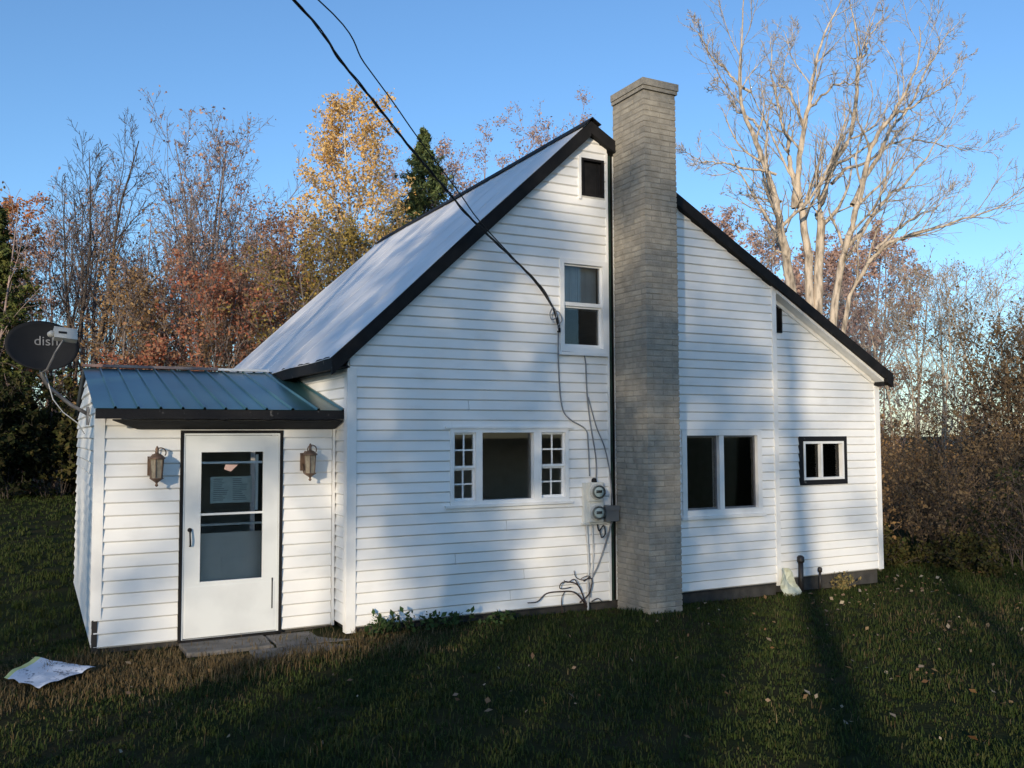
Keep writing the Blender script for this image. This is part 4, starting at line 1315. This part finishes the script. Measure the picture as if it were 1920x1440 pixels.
def deciduous(label, x, y, H, seed, bark='grey', leaf=None, leaf_n=0, leaf_size=.09, spread=.35, stems=1, limbs=11, clear=.3, up=.05, ang=.65,
              dens=(8, 6), name='bare_tree', group=None, r=None, lean=(0, 0), cat='tree', twig=.006, ratio=None, stem_spread=.12, leaf_spread=.12):
    rng = np.random.default_rng(seed)
    z0 = ground_z(x, y)
    root = empty(name, (x, y, z0)); tag(root, label, cat, group)
    K = 12
    S = np.zeros((stems, K, 3)); RR = np.zeros((stems, K))
    r = r or H*.011
    for s in range(stems):
        a = 2*math.pi*s/max(stems, 1) + rng.random()
        d = np.array([math.cos(a)*stem_spread*(stems > 1) + lean[0], math.sin(a)*stem_spread*(stems > 1) + lean[1], 1.0])
        hs = H*(1 if s == 0 else rng.uniform(.72, 1.0))
        p = np.array([rng.normal(0, .12)*(stems > 1), rng.normal(0, .12)*(stems > 1), -.2])
        for k in range(K):
            S[s, k] = p; d = unit(d + rng.normal(0, .05, 3)*np.array([1, 1, .3]) + np.array([0, 0, .05]))
            p = p + d*hs/(K-1)
        RR[s] = r*(1 if s == 0 else .8)*(1-.88*np.linspace(0, 1, K)**.9)
    ratio = ratio or spread
    P1, R1 = grow(S, RR, limbs, clear, .97, ang, ratio, 8, up, .10, rng, rfac=.55, taper=.2, rmin=twig,
                  shape=lambda t: np.clip(1.25-1.0*np.abs(t-.48)*1.6, .25, 1.3))
    P2, R2 = grow(P1, R1, dens[0], .2, 1, .7, .42, 5, up*.7, .13, rng, rfac=.55, taper=.3, rmin=twig)
    P3, R3 = grow(P2, R2, dens[1], .15, 1, .65, .48, 3, up*.5, .15, rng, rfac=.6, taper=.4, rmin=twig*.8)
    br = [tubes(P1, R1, 5), tubes(P2, R2, 3), tubes(P3, R3, 3)]
    lv = None
    if leaf and leaf_n:
        pts = along_pts(P3, leaf_n, rng, leaf_spread)
        lv = leaf_quads(pts, leaf_size, rng)
    finish(root, [tubes(S, RR, 8)], br, BARK[bark], lv, LEAF[leaf] if leaf else None)
    return root

def conifer(label, x, y, H, R, seed, leaf='needle', name='spruce_tree', size=.10, nb=150, clear=.06, cat='tree', group=None, per=46):
    rng = np.random.default_rng(seed)
    root = empty(name, (x, y, ground_z(x, y))); tag(root, label, cat, group)
    K = 14
    S = np.zeros((1, K, 3)); S[0, :, 2] = np.linspace(-.2, H, K); S[0, :, :2] = np.cumsum(rng.normal(0, .02, (K, 2)), 0)
    RR = np.maximum(H*.012*(1-np.linspace(0, 1, K)), .01)[None]
    sh = lambda t: np.clip((1-t)**1.0*(1+.10*np.sin(t*31+1)), .012, 1.1)
    P1, R1 = grow(S, RR, nb, clear, .985, 1.45, R/H, 6, .02, .06, rng, rfac=.35, taper=.3, rmin=.008, droop=.16, shape=sh)
    P2, R2 = grow(P1, R1, 7, .15, 1, .8, .38, 3, -.03, .08, rng, rfac=.5, taper=.4, rmin=.005)
    pts = np.concatenate([along_pts(P2, max(3, per//7), rng, .05), along_pts(P1, 12, rng, .05)])
    d = np.tile(np.array([0, 0, 1.]), (len(pts), 1))
    lv = leaf_quads(pts, size, rng, flat=.3, aspect=.32)
    finish(root, [tubes(S, RR, 8)], [tubes(P1, R1, 4), tubes(P2, R2, 3)], BARK['dark'], lv, LEAF[leaf])
    return root

def shrub(label, x, y, H, W, seed, bark='brown', leaf=None, leaf_n=3, leaf_size=.05, stems=14, dens=(7, 4), name='shrub', group=None, twig=.004, cat='shrub', up=.03):
    rng = np.random.default_rng(seed)
    root = empty(name, (x, y, ground_z(x, y))); tag(root, label, cat, group)
    K = 8
    S = np.zeros((stems, K, 3)); RR = np.zeros((stems, K))
    for s in range(stems):
        a = rng.uniform(0, 2*np.pi); q = rng.random()**.6
        d = unit(np.array([math.cos(a)*q*W/H*1.1, math.sin(a)*q*W/H*1.1, 1.0]))
        p = np.array([math.cos(a)*q*W*.3, math.sin(a)*q*W*.3, -.1]); L = H*rng.uniform(.65, 1.1)*(1-.15*q)
        for k in range(K):
            S[s, k] = p; d = unit(d + rng.normal(0, .11, 3)); p = p + d*L/(K-1)
        RR[s] = np.linspace(1, .25, K)*rng.uniform(.008, .018)*(H/3)**.5
    P1, R1 = grow(S, RR, dens[0], .12, 1, .7, .36, 5, up, .14, rng, rfac=.6, taper=.35, rmin=twig)
    P2, R2 = grow(P1, R1, dens[1], .2, 1, .7, .5, 3, up, .16, rng, rfac=.7, taper=.5, rmin=twig)
    lv = None
    if leaf: lv = leaf_quads(np.concatenate([along_pts(P2, leaf_n, rng, .05), along_pts(P1, leaf_n, rng, .05)]), leaf_size, rng)
    finish(root, [tubes(S, RR, 5)], [tubes(P1, R1, 3), tubes(P2, R2, 3)], BARK[bark], lv, LEAF[leaf] if leaf else None)
    return root

# the big bare maple behind the lean-to
def maple():
    L = {'A':[(11.09,4.61,5.09),(10.88,4.54,5.99),(10.71,4.45,6.73),(10.49,4.39,7.36),(10.09,4.42,8.18),(9.83,4.38,8.89),(9.71,4.26,9.78),(9.6,4.11,10.94)],
'B':[(11.3,4.5,4.99),(11.28,4.55,5.83),(11.2,4.61,6.72),(11.28,4.6,7.57),(11.47,4.53,8.43),(11.66,4.46,9.34),(11.79,4.44,9.97),(12.14,4.28,10.89),(12.29,4.24,11.62)],
'C':[(11.61,4.36,4.75),(11.75,4.38,6.24),(11.87,4.48,6.67),(12.29,4.39,7.71),(12.72,4.31,8.56),(12.91,4.31,9.93),(13.09,4.39,10.25),(12.92,4.58,11.61)],
'C2':[(13.09,4.39,10.25),(13.41,4.27,10.74),(13.67,3.98,11.41)],
'D':[(11.83,4.25,4.56),(11.96,4.02,5.85),(12.05,3.84,6.65),(12.18,3.62,7.77),(12.45,3.36,8.32),(12.75,3.08,8.96),(12.89,2.89,9.5),(12.85,2.79,10.18)],
'E':[(12.08,4.11,4.8),(12.37,3.56,5.7),(12.66,3.05,5.92),(13.37,2.31,6.26),(13.7,1.79,6.46),(13.92,1.31,6.78)],
'F':[(11.97,4.02,5.72),(12.71,4.0,6.46),(13.39,3.95,7.08),(14.16,3.84,7.71),(15.0,3.68,8.57),(15.52,3.69,9.45)],
'G':[(10.52,4.43,7.28),(9.64,4.62,7.5),(8.94,4.71,7.61),(8.26,4.81,7.7)],
'H':[(10.09,4.42,8.18),(10.07,5.0,8.6),(10.07,5.49,9.16),(10.06,6.0,9.49)],
'I':[(9.83,4.38,8.89),(9.38,4.49,9.13),(8.84,4.55,9.57),(8.51,4.49,10.0),(8.25,4.42,10.24)],
'J':[(10.71,4.5,6.75),(10.6,5.2,7.04),(10.33,5.77,7.35)],
'K':[(10.97,4.58,5.57),(10.4,4.48,5.74),(9.4,4.52,6.19)],
'M':[(12.44,3.60,5.72),(13.32,3.7,6.41),(14.41,3.88,6.83),(15.66,3.74,7.62)],
'N':[(12.45,3.36,8.32),(12.78,2.9,8.52),(13.23,2.38,8.71),(13.57,1.89,9.4)],
'O':[(11.47,4.53,8.43),(11.41,4.89,9.14),(11.42,5.22,9.57),(11.78,5.35,10.36),(12.28,5.41,11.07)],
'P':[(11.58,4.5,8.9),(11.7,3.87,9.15),(11.7,3.27,9.27),(11.65,2.65,9.91)],
'Q':[(11.2,4.61,6.69),(11.17,4.82,7.77),(11.29,5.11,8.89),(11.18,5.53,9.94),(11.28,5.82,11.09)],
'R':[(12.14,4.45,7.3),(12.68,4.43,7.67),(13.41,4.18,8.01),(14.14,3.92,8.46),(14.94,3.64,8.5),(15.74,3.37,8.46),(16.41,3.15,8.73)],
'S':[(12.06,3.84,6.68),(12.57,3.86,7.3),(13.07,3.71,8.13),(13.58,3.58,8.67),(14.12,3.39,9.67),(14.59,3.26,10.48),(14.9,3.25,10.9)]}
    base = (11.55, 4.35, ground_z(11.55, 4.35))
    root = empty('bare_maple_tree', base)
    tag(root, 'large bare many-stemmed tree with pale bark behind the lean-to roof', 'tree')
    rng = np.random.default_rng(5)
    big_ = {'A': .145, 'B': .125, 'C': .14, 'D': .115, 'E': .075, 'F': .06, 'Q': .075, 'S': .065, 'O': .045, 'R': .045, 'M': .042, 'N': .04}
    TP, TR, BP, BR = [], [], [], []
    for k, pts in L.items():
        r0 = big_.get(k, .034)
        pts = [Vector(p) for p in pts]
        if k in 'ABCDE':
            pts = [Vector((base[0], base[1], base[2]-.2)) + (pts[0]-Vector(base))*.03, Vector(base) + (pts[0]-Vector(base))*.12 + Vector((0, 0, 1.2))] + pts
        path = smooth_path(pts, 5)
        p = np.array([tuple(q - Vector(base)) for q in path])
        s = np.linspace(0, 1, 40); idx = s*(len(p)-1); i = np.minimum(idx.astype(int), len(p)-2); w = (idx-i)[:, None]
        p = p[i]*(1-w) + p[i+1]*w
        p += np.cumsum(rng.normal(0, .02, p.shape), 0)*np.minimum(1, np.arange(40)/6)[:, None]
        rr = r0*.9*((1-s)**1.1*.93+.08)
        if k in 'ABCDE': TP.append(p); TR.append(rr)
        else: BP.append(p); BR.append(rr)
    TP, TR, BP, BR = np.array(TP), np.array(TR), np.array(BP), np.array(BR)
    allP = np.concatenate([TP, BP]); allR = np.concatenate([TR, BR])
    P1, R1 = grow(allP, allR, 14, .26, 1, .62, .21, 8, .10, .13, rng, rfac=.55, taper=.25, rmin=.006)
    P2, R2 = grow(P1, R1, 7, .15, 1, .60, .50, 4, .06, .17, rng, rfac=.55, taper=.3, rmin=.0045)
    P3, R3 = grow(P2, R2, 4, .2, 1, .7, .5, 3, .03, .18, rng, rfac=.7, taper=.5, rmin=.0032)
    V, F = tubes(TP, TR, 10); fast_mesh('trunk', V, [F], BARK['pale'], root, True)
    V, F = join([tubes(BP, BR, 7), tubes(P1, R1, 4), tubes(P2, R2, 3), tubes(P3, R3, 3)])
    fast_mesh('crown', V, [F], BARK['pale'], root, True)
maple()

G1, G2, G3 = 'trees along the far edge of the lawn', 'trees beyond the right side of the house', 'shrubs in the right hand thicket'
conifer('dark evergreen tree at the far left behind the satellite dish', -4.7, 29.7, 12.2, 4.4, 21, 'needle_dark', name='evergreen_tree', group=G1, nb=330, size=.10, per=150)
deciduous('tall tree with thin orange tips rising behind the left evergreen', -3.4, 38.2, 14.2, 31, 'pink', 'orange', 8, .075, spread=.22, stems=3, limbs=9, name='thin_tree', group=G1, twig=.010)
deciduous('tall dark bare tree with upright stems above the satellite dish', -1.7, 30.8, 14.8, 32, 'dark', None, 0, spread=.26, stems=3, limbs=10, clear=.42, ang=.5, up=.10, group=G1, twig=.010, stem_spread=.05)
deciduous('slim grey bare tree between the two tallest bare trees at left', .6, 35, 12.0, 33, 'grey', None, 0, spread=.24, stems=2, limbs=9, group=G1, twig=.010, ang=.5)
deciduous('broad bare tree with pale upper twigs, left of the golden tree', 3.0, 30.7, 15.4, 34, 'grey', 'pink', 1, .07, spread=.33, stems=4, limbs=11, clear=.36, ang=.52, up=.10, group=G1, twig=.009, stem_spread=.11)
deciduous('low bare tree filling the gap behind the broad bare tree', 2.0, 37, 11.5, 35, 'pink', 'pink', 1, .08, spread=.35, stems=3, limbs=10, group=G1, twig=.010)
deciduous('russet leaved tree just right of the broad bare tree', 4.9, 29.5, 11.6, 36, 'brown', 'russet', 5, .065, spread=.34, stems=3, limbs=12, clear=.2, name='russet_tree', group=G1, twig=.009)
deciduous('dark russet tree left of the golden tree foot', 6.2, 27.5, 10.8, 37, 'brown', 'russet', 4, .065, spread=.36, stems=3, limbs=12, clear=.2, name='russet_tree', group=G1, twig=.009)
deciduous('low red maple with fiery leaves above the green porch roof', 2.7, 25.2, 8.2, 38, 'grey', 'red', 6, .065, spread=.44, stems=2, limbs=13, clear=.12, name='red_maple', group=G1, twig=.008)
deciduous('small red bush-like tree behind the left half of the porch roof', .7, 26.0, 5.2, 39, 'grey', 'red', 6, .065, spread=.5, stems=3, limbs=11, clear=.08, name='red_maple', group=G1, twig=.008)
deciduous('brown twiggy tree between the dish and the red maple', -.3, 27.5, 8.6, 40, 'grey', 'tan', 4, .055, spread=.36, stems=4, limbs=11, clear=.1, name='twiggy_tree', group=G1, twig=.008)
deciduous('olive leaved tree directly left of the main roof edge', 6.4, 24.2, 9.4, 41, 'grey', 'olive', 6, .062, spread=.42, stems=3, limbs=12, clear=.1, name='olive_tree', group=G1, twig=.008)
deciduous('yellow olive tree at the foot of the golden tree by the roof', 8.3, 23.0, 10.0, 42, 'grey', 'olive', 7, .062, spread=.40, stems=3, limbs=12, clear=.12, name='olive_tree', group=G1, twig=.008)
deciduous('tall golden leaved tree with a white trunk above the roof', 8.6, 26.8, 16.0, 43, 'white', 'gold', 15, .064, spread=.195, stems=1, limbs=30, clear=.46, ang=.85, up=.06, name='golden_tree', group=G1, twig=.010, dens=(7, 4), r=.17, leaf_spread=.16)
conifer('pointed dark green spruce between golden tree and roof ridge', 12.3, 28.1, 16.4, 6.6, 44, 'needle', group=G1, nb=420, size=.095, per=120)
deciduous('pinkish bare tree rising behind the left part of the roof ridge', 16.2, 31.5, 16.4, 45, 'pink', 'pink', 7, .06, spread=.34, stems=4, limbs=11, clear=.3, name='pinkish_tree', group=G1, twig=.011)
deciduous('tallest pinkish bare tree behind the roof ridge near the gable peak', 19.2, 31.5, 18.8, 46, 'pink', 'pink', 7, .06, spread=.36, stems=4, limbs=11, clear=.3, name='pinkish_tree', group=G1, twig=.011)
deciduous('rosy tree glimpsed over the right rake beside the chimney', 27.0, 24.5, 12.6, 47, 'pink', 'pink', 9, .07, spread=.35, stems=3, limbs=11, clear=.25, name='pinkish_tree', group=G2, twig=.011)
deciduous('rosy tree showing low between the large bare tree stems', 25.5, 18.5, 10.2, 57, 'pink', 'pink', 9, .07, spread=.36, stems=3, limbs=11, clear=.25, name='pinkish_tree', group=G2, twig=.010)
deciduous('slender pale bare tree just beyond the lean-to eave', 20.3, 9.3, 7.6, 48, 'pale', None, 0, spread=.36, stems=3, limbs=10, clear=.3, group=G2, twig=.006, r=.07)
deciduous('pale forked bare tree right of the lean-to eave', 19.8, 7.8, 7.2, 49, 'pale', 'tan', 1, .03, spread=.40, stems=4, limbs=10, clear=.25, group=G2, twig=.006, r=.06, stem_spread=.22)
deciduous('thin bare tree behind the foot of the large bare tree', 21.8, 11.9, 7.3, 50, 'pink', None, 0, spread=.36, stems=3, limbs=10, clear=.25, group=G2, twig=.006, r=.06)
deciduous('tangled dark tree with sparse brown leaves at the right edge', 15.4, 2.6, 4.9, 51, 'thicket', 'thicket', 3, .035, spread=.42, stems=6, limbs=12, clear=.12, group=G2, twig=.005, r=.05, stem_spread=.3, name='tangled_tree')
deciduous('second tangled thin tree half out of the right edge', 14.6, .9, 4.4, 52, 'thicket', 'thicket', 3, .035, spread=.42, stems=5, limbs=12, clear=.12, group=G2, twig=.005, r=.045, stem_spread=.3, name='tangled_tree')

TH_ = [  # right hand thicket
 (9.9, 2.4, 2.1, 1.1, 'tan', 'brown', 'tan brush touching the lean-to corner'),
 (10.8, 3.8, 2.9, 1.4, 'tan', 'brown', 'tall tan brush behind the lean-to corner'),
 (10.9, 1.2, 2.1, 1.4, 'thicket', 'brown', 'brown brush in the middle of the right thicket'),
 (12.2, 2.6, 2.7, 1.5, 'thicket', 'brown', 'taller brown brush deep in the right thicket'),
 (11.3, -.1, 1.9, 1.4, 'darkgreen', 'dark', 'low dark brush at the front of the right thicket'),
 (12.6, 1.0, 2.5, 1.5, 'thicket', 'brown', 'brown brush under the tangled dark tree'),
 (11.6, -1.3, 2.3, 1.3, 'thicket', 'dark', 'dark brush cut by the right picture edge'),
 (13.8, 3.6, 2.6, 1.6, 'tan', 'brown', 'sunlit tan brush farthest back in the right thicket'),
 (9.55, 1.2, .75, .6, 'mossy', 'dark', 'knee high green bush at the lean-to foot'),
 (10.35, .1, .8, .8, 'mossy', 'dark', 'knee high dark green bush before the brown brush'),
 (14.6, 6.0, 2.5, 1.8, 'tan', 'brown', 'tan brush below the slender pale bare trees'),
 (17.2, 7.4, 2.5, 1.8, 'tan', 'brown', 'pale brush closing the gap beside the lean-to eave'),
 (17.5, 5.0, 2.6, 1.8, 'brown', 'brown', 'pale brown brush behind the tangled dark tree'),
 (13.4, 1.9, 2.7, 1.5, 'thicket', 'brown', 'high brown brush rising under the right picture edge'),
]
for i, (x, y, H, W, lf_, bk_, lab) in enumerate(TH_):
    shrub(lab, x, y, H, W, 100+i, 'thicket' if bk_ == 'brown' else bk_, lf_, 3 if H > 1 else 6, .032, stems=16 if H > 1 else 14, name='thicket_shrub', group=G3, twig=.0035)
HD_ = [
 (-5.6, 26.6, 4.6, 2.2, 'dense dark bush at the far left edge of the lawn'),
 (-3.9, 27.2, 4.4, 2.2, 'dense dark bush below the satellite dish'),
 (-2.2, 27.9, 4.0, 2.0, 'brownish dark bush left of the porch wall, upper part tan'),
 (-.6, 28.6, 3.8, 2.0, 'dark bush peeping over the porch roof near the dish'),
]
for i, (x, y, H, W, lab) in enumerate(HD_):
    shrub(lab, x, y, H, W, 140+i, 'dark', 'darkgreen' if i != 2 else 'mossy', 8, .10, stems=20, dens=(8, 4), name='dense_bush', group='dark bushes along the lawn edge', twig=.008)

# more of the same kinds, copied tree by tree
def children_of(o): return [c for c in bpy.data.objects if c.parent == o]
def copy_thing(src, x, y, rz, sc, label, group=None):
    r_ = src.copy(); COL.objects.link(r_)
    r_.location = (x, y, ground_z(x, y)); r_.rotation_euler = (0, 0, rz); r_.scale = (sc, sc, sc*1.02)
    r_['label'] = label
    if group: r_['group'] = group
    for c in children_of(src):
        k_ = c.copy(); COL.objects.link(k_); k_.parent = r_
        for g_ in children_of(c):
            h_ = g_.copy(); COL.objects.link(h_); h_.parent = k_
    return r_
KIND = {}
for o in list(bpy.data.objects):
    if o.type == 'EMPTY' and not o.parent and o.get('label'):
        KIND[o['label']] = o
def by(start): return next(v for k, v in KIND.items() if k.startswith(start))
grey_big, grey_slim, dark_tall = by('broad bare tree'), by('slim grey'), by('tall dark bare')
low_bare, russet, twiggy, red_ = by('low bare tree'), by('russet leaved'), by('brown twiggy'), by('low red maple')
for src, x, y, rz, sc, lab in (
    (grey_big, -.6, 34.5, 1.9, .84, 'grey bare tree just right of the tall dark upright tree'),
    (low_bare, -2.2, 36.0, .7, 1.0, 'hazy bare tree behind the tall dark upright tree'),
    (grey_big, 5.6, 34.0, 3.4, .82, 'grey bare tree behind the russet leaved tree'),
    (low_bare, 4.2, 36.5, 2.2, 1.05, 'hazy pinkish tree behind the broad bare tree'),
    (russet, 1.6, 29.5, 1.1, .80, 'small russet tree under the broad bare tree'),
    (twiggy, 4.0, 27.0, 2.6, .95, 'brown twiggy tree between the red maple and the roof'),
    (grey_slim, 7.4, 33.0, 4.0, .95, 'slim grey tree left behind the golden tree'),
    (low_bare, 7.0, 31.0, 5.0, .95, 'hazy pinkish tree below the golden tree crown'),
    (grey_slim, 10.8, 31.5, 2.8, .95, 'slim grey tree between the golden tree and the spruce'),
    (low_bare, -5.6, 35.0, 3.3, 1.05, 'hazy bare tree at the far left behind the evergreen'),
    (by('tallest pinkish'), 23.0, 33.0, 2.0, .86, 'pinkish tree hidden mostly by the gable peak and chimney'),
    (by('pinkish bare tree'), 14.2, 33.5, 1.2, .92, 'pinkish tree right of the spruce above the roof ridge'),
    (by('rosy tree glimpsed'), 30.0, 19.0, 2.4, .85, 'rosy tree low behind the lean-to rake'),
    (by('slender pale'), 22.5, 7.2, 2.0, .95, 'pale slender tree behind the forked bare tree'),
    ):
    copy_thing(src, x, y, rz, sc, lab, G1 if y > 25 else G2)
brushes = [by('tall tan brush'), by('sunlit tan brush'), by('taller brown brush')]
ORD = ('first', 'second', 'third', 'fourth', 'fifth', 'sixth', 'seventh', 'eighth')
for i in range(8):
    t_ = i/7
    copy_thing(brushes[i % 3], 19.0 + 3.5*t_ + .8*math.sin(i*2.1), 12.5 - 12.5*t_ + .7*math.cos(i*1.7), i*1.3, 1.22 + .2*math.sin(i*3.3),
               'tan brush beyond the right thicket, %s in its row from the lean-to corner' % ORD[i], 'far brush row beyond the right thicket')

# woods beyond, one mass
def woods(name, label, regions, seed):
    rng = np.random.default_rng(seed)
    Ps, Rs, LV = [], [], []
    for (xa, ya, xb, yb, n, h0, h1, dep_) in regions:
        t = rng.random(n); x = xa+(xb-xa)*t + rng.normal(0, dep_, n); y = ya+(yb-ya)*t + rng.normal(0, dep_, n)
        z = gz_vec(x, y); h = rng.uniform(h0, h1, n); K = 6
        P = np.zeros((n, K, 3)); P[:, 0] = np.stack([x, y, z-.2], 1); d = np.tile(np.array([0, 0, 1.]), (n, 1)) + rng.normal(0, .08, (n, 3))
        for k in range(1, K):
            d = unit(d + rng.normal(0, .07, (n, 3)) + np.array([0, 0, .05])); P[:, k] = P[:, k-1] + d*(h/(K-1))[:, None]
        R = (h*.008)[:, None]*np.linspace(1, .2, K)[None]
        Ps.append(P); Rs.append(R)
    P, R = np.concatenate(Ps), np.concatenate(Rs)
    P1, R1 = grow(P, R, 10, .12, 1, .7, .28, 5, .06, .12, rng, rfac=.5, taper=.3, rmin=.010)
    P2, R2 = grow(P1, R1, 5, .2, 1, .7, .5, 3, .04, .15, rng, rfac=.6, taper=.5, rmin=.009)
    V, F = join([tubes(P, R, 5), tubes(P1, R1, 3), tubes(P2, R2, 3)])
    root = fast_mesh(name, V, [F], BARK['pink']); tag(root, label, 'woods', kind='stuff')
    lv = leaf_quads(along_pts(P2, 2, rng, .12), .075, rng)
    o = fast_mesh('foliage', lv[0], [lv[1]], LEAF['tan'], root); tag(o, kind='stuff')
woods('far_woods', 'mass of brown twiggy woods beyond the lawn trees', [(-14, 36, 14, 36, 130, 6, 12, 3), (4, 29, 13, 27, 30, 4, 9, 1.2), (-14, 30, 3, 31, 30, 3, 6, 1.2), (14, 36, 26, 30, 30, 6, 11, 3), (26, 22, 30, 8, 40, 3, 6.5, 2.5), (19, 13, 23, 4, 40, 1.6, 3.0, 1.4), (24, 18, 28, 2, 26, 2.2, 4.0, 2), (30, 8, 32, -4, 24, 3, 6, 2)], 77)

# trees standing behind the viewer, towards the low sun; they shade the lawn and dapple the walls
def toward_sun(xw, s):
    return xw - math.sin(SUN_AZ)*s, -math.cos(SUN_AZ)*s
BK = 'trees behind the viewer towards the sun'
for i, (xw, s, H, kind, kw, lab) in enumerate((
    (6.8, 24, 11, 'd', dict(spread=.18, limbs=8, clear=.66, r=.27), 'tree out of view whose trunk shades the wall left of the small window'),
    (1.95, 24, 11.5, 'd', dict(spread=.28, limbs=14, clear=.38, r=.28, leaf='rear', leaf_n=8, leaf_size=.10), 'tree out of view whose trunk shades the picture window'),
    (.35, 30, 12.5, 'd', dict(spread=.30, limbs=14, clear=.40, r=.26, leaf='rear', leaf_n=10, leaf_size=.10), 'leafy tree out of view shading the left gable siding'),
    (-1.1, 26, 11.5, 'd', dict(spread=.28, limbs=12, clear=.45, r=.2, leaf='rear', leaf_n=6, leaf_size=.09), 'tree out of view shading the storm door'),
    (-3.6, 33, 13, 'd', dict(spread=.30, limbs=12, clear=.35, r=.24, leaf='rear', leaf_n=6, leaf_size=.10), 'leafy tree out of view shading the porch roof'),
    (3.9, 26, 8.6, 'd', dict(spread=.26, limbs=13, clear=.3, r=.13, leaf='rear', leaf_n=10, leaf_size=.09), 'short leafy tree out of view shading the lower chimney'),
    (3.4, 40, 14, 'd', dict(spread=.30, limbs=12, clear=.5, r=.2, leaf='rear', leaf_n=4, leaf_size=.10), 'sparse tree out of view dappling the attic vent'),
    (5.3, 38, 13, 'd', dict(spread=.30, limbs=11, clear=.5, r=.2), 'bare tree out of view dappling the sliding window wall'),
    (9.2, 26, 8, 'd', dict(spread=.30, limbs=11, clear=.4, r=.2, leaf='rear', leaf_n=1, leaf_size=.09), 'leafy tree out of view shading the right thicket'),
    (11.8, 30, 8.5, 'd', dict(spread=.32, limbs=11, clear=.25, r=.2, leaf='rear', leaf_n=6, leaf_size=.09), 'leafy tree out of view shading the right lawn edge'),
    (-6.5, 36, 12, 'd', dict(spread=.32, limbs=12, clear=.2, r=.22, leaf='rear', leaf_n=6, leaf_size=.1), 'leafy tree out of view shading the left lawn'),
    )):
    x, y = toward_sun(xw, s)
    deciduous(lab, x, y, H, 200+i, 'dark', name='rear_tree', group=BK, twig=.008, dens=(6, 4), **kw)

for i, (xw, s, H, lab) in enumerate((  # low brush row added out of view to keep the sun off the lawn
    (-7.5, 27, 4.6, 'brush out of view shading the far left lawn'),
    (-4.6, 25, 4.3, 'brush out of view shading the lawn by the printed sheet'),
    (-2.0, 26, 4.4, 'brush out of view shading the lawn before the porch'),
    (.6, 24, 4.0, 'brush out of view shading the lawn before the house corner'),
    (3.0, 25, 4.2, 'brush out of view shading the lawn before the picture window'),
    (5.2, 24, 3.7, 'brush out of view shading the lawn before the chimney'),
    )):
    x, y = toward_sun(xw, s)
    shrub(lab, x, y, H, 1.9, 240+i, 'dark', 'rear', 7, .13, stems=15, dens=(7, 3), name='shade_brush', group='brush added behind the viewer for shade', twig=.008)
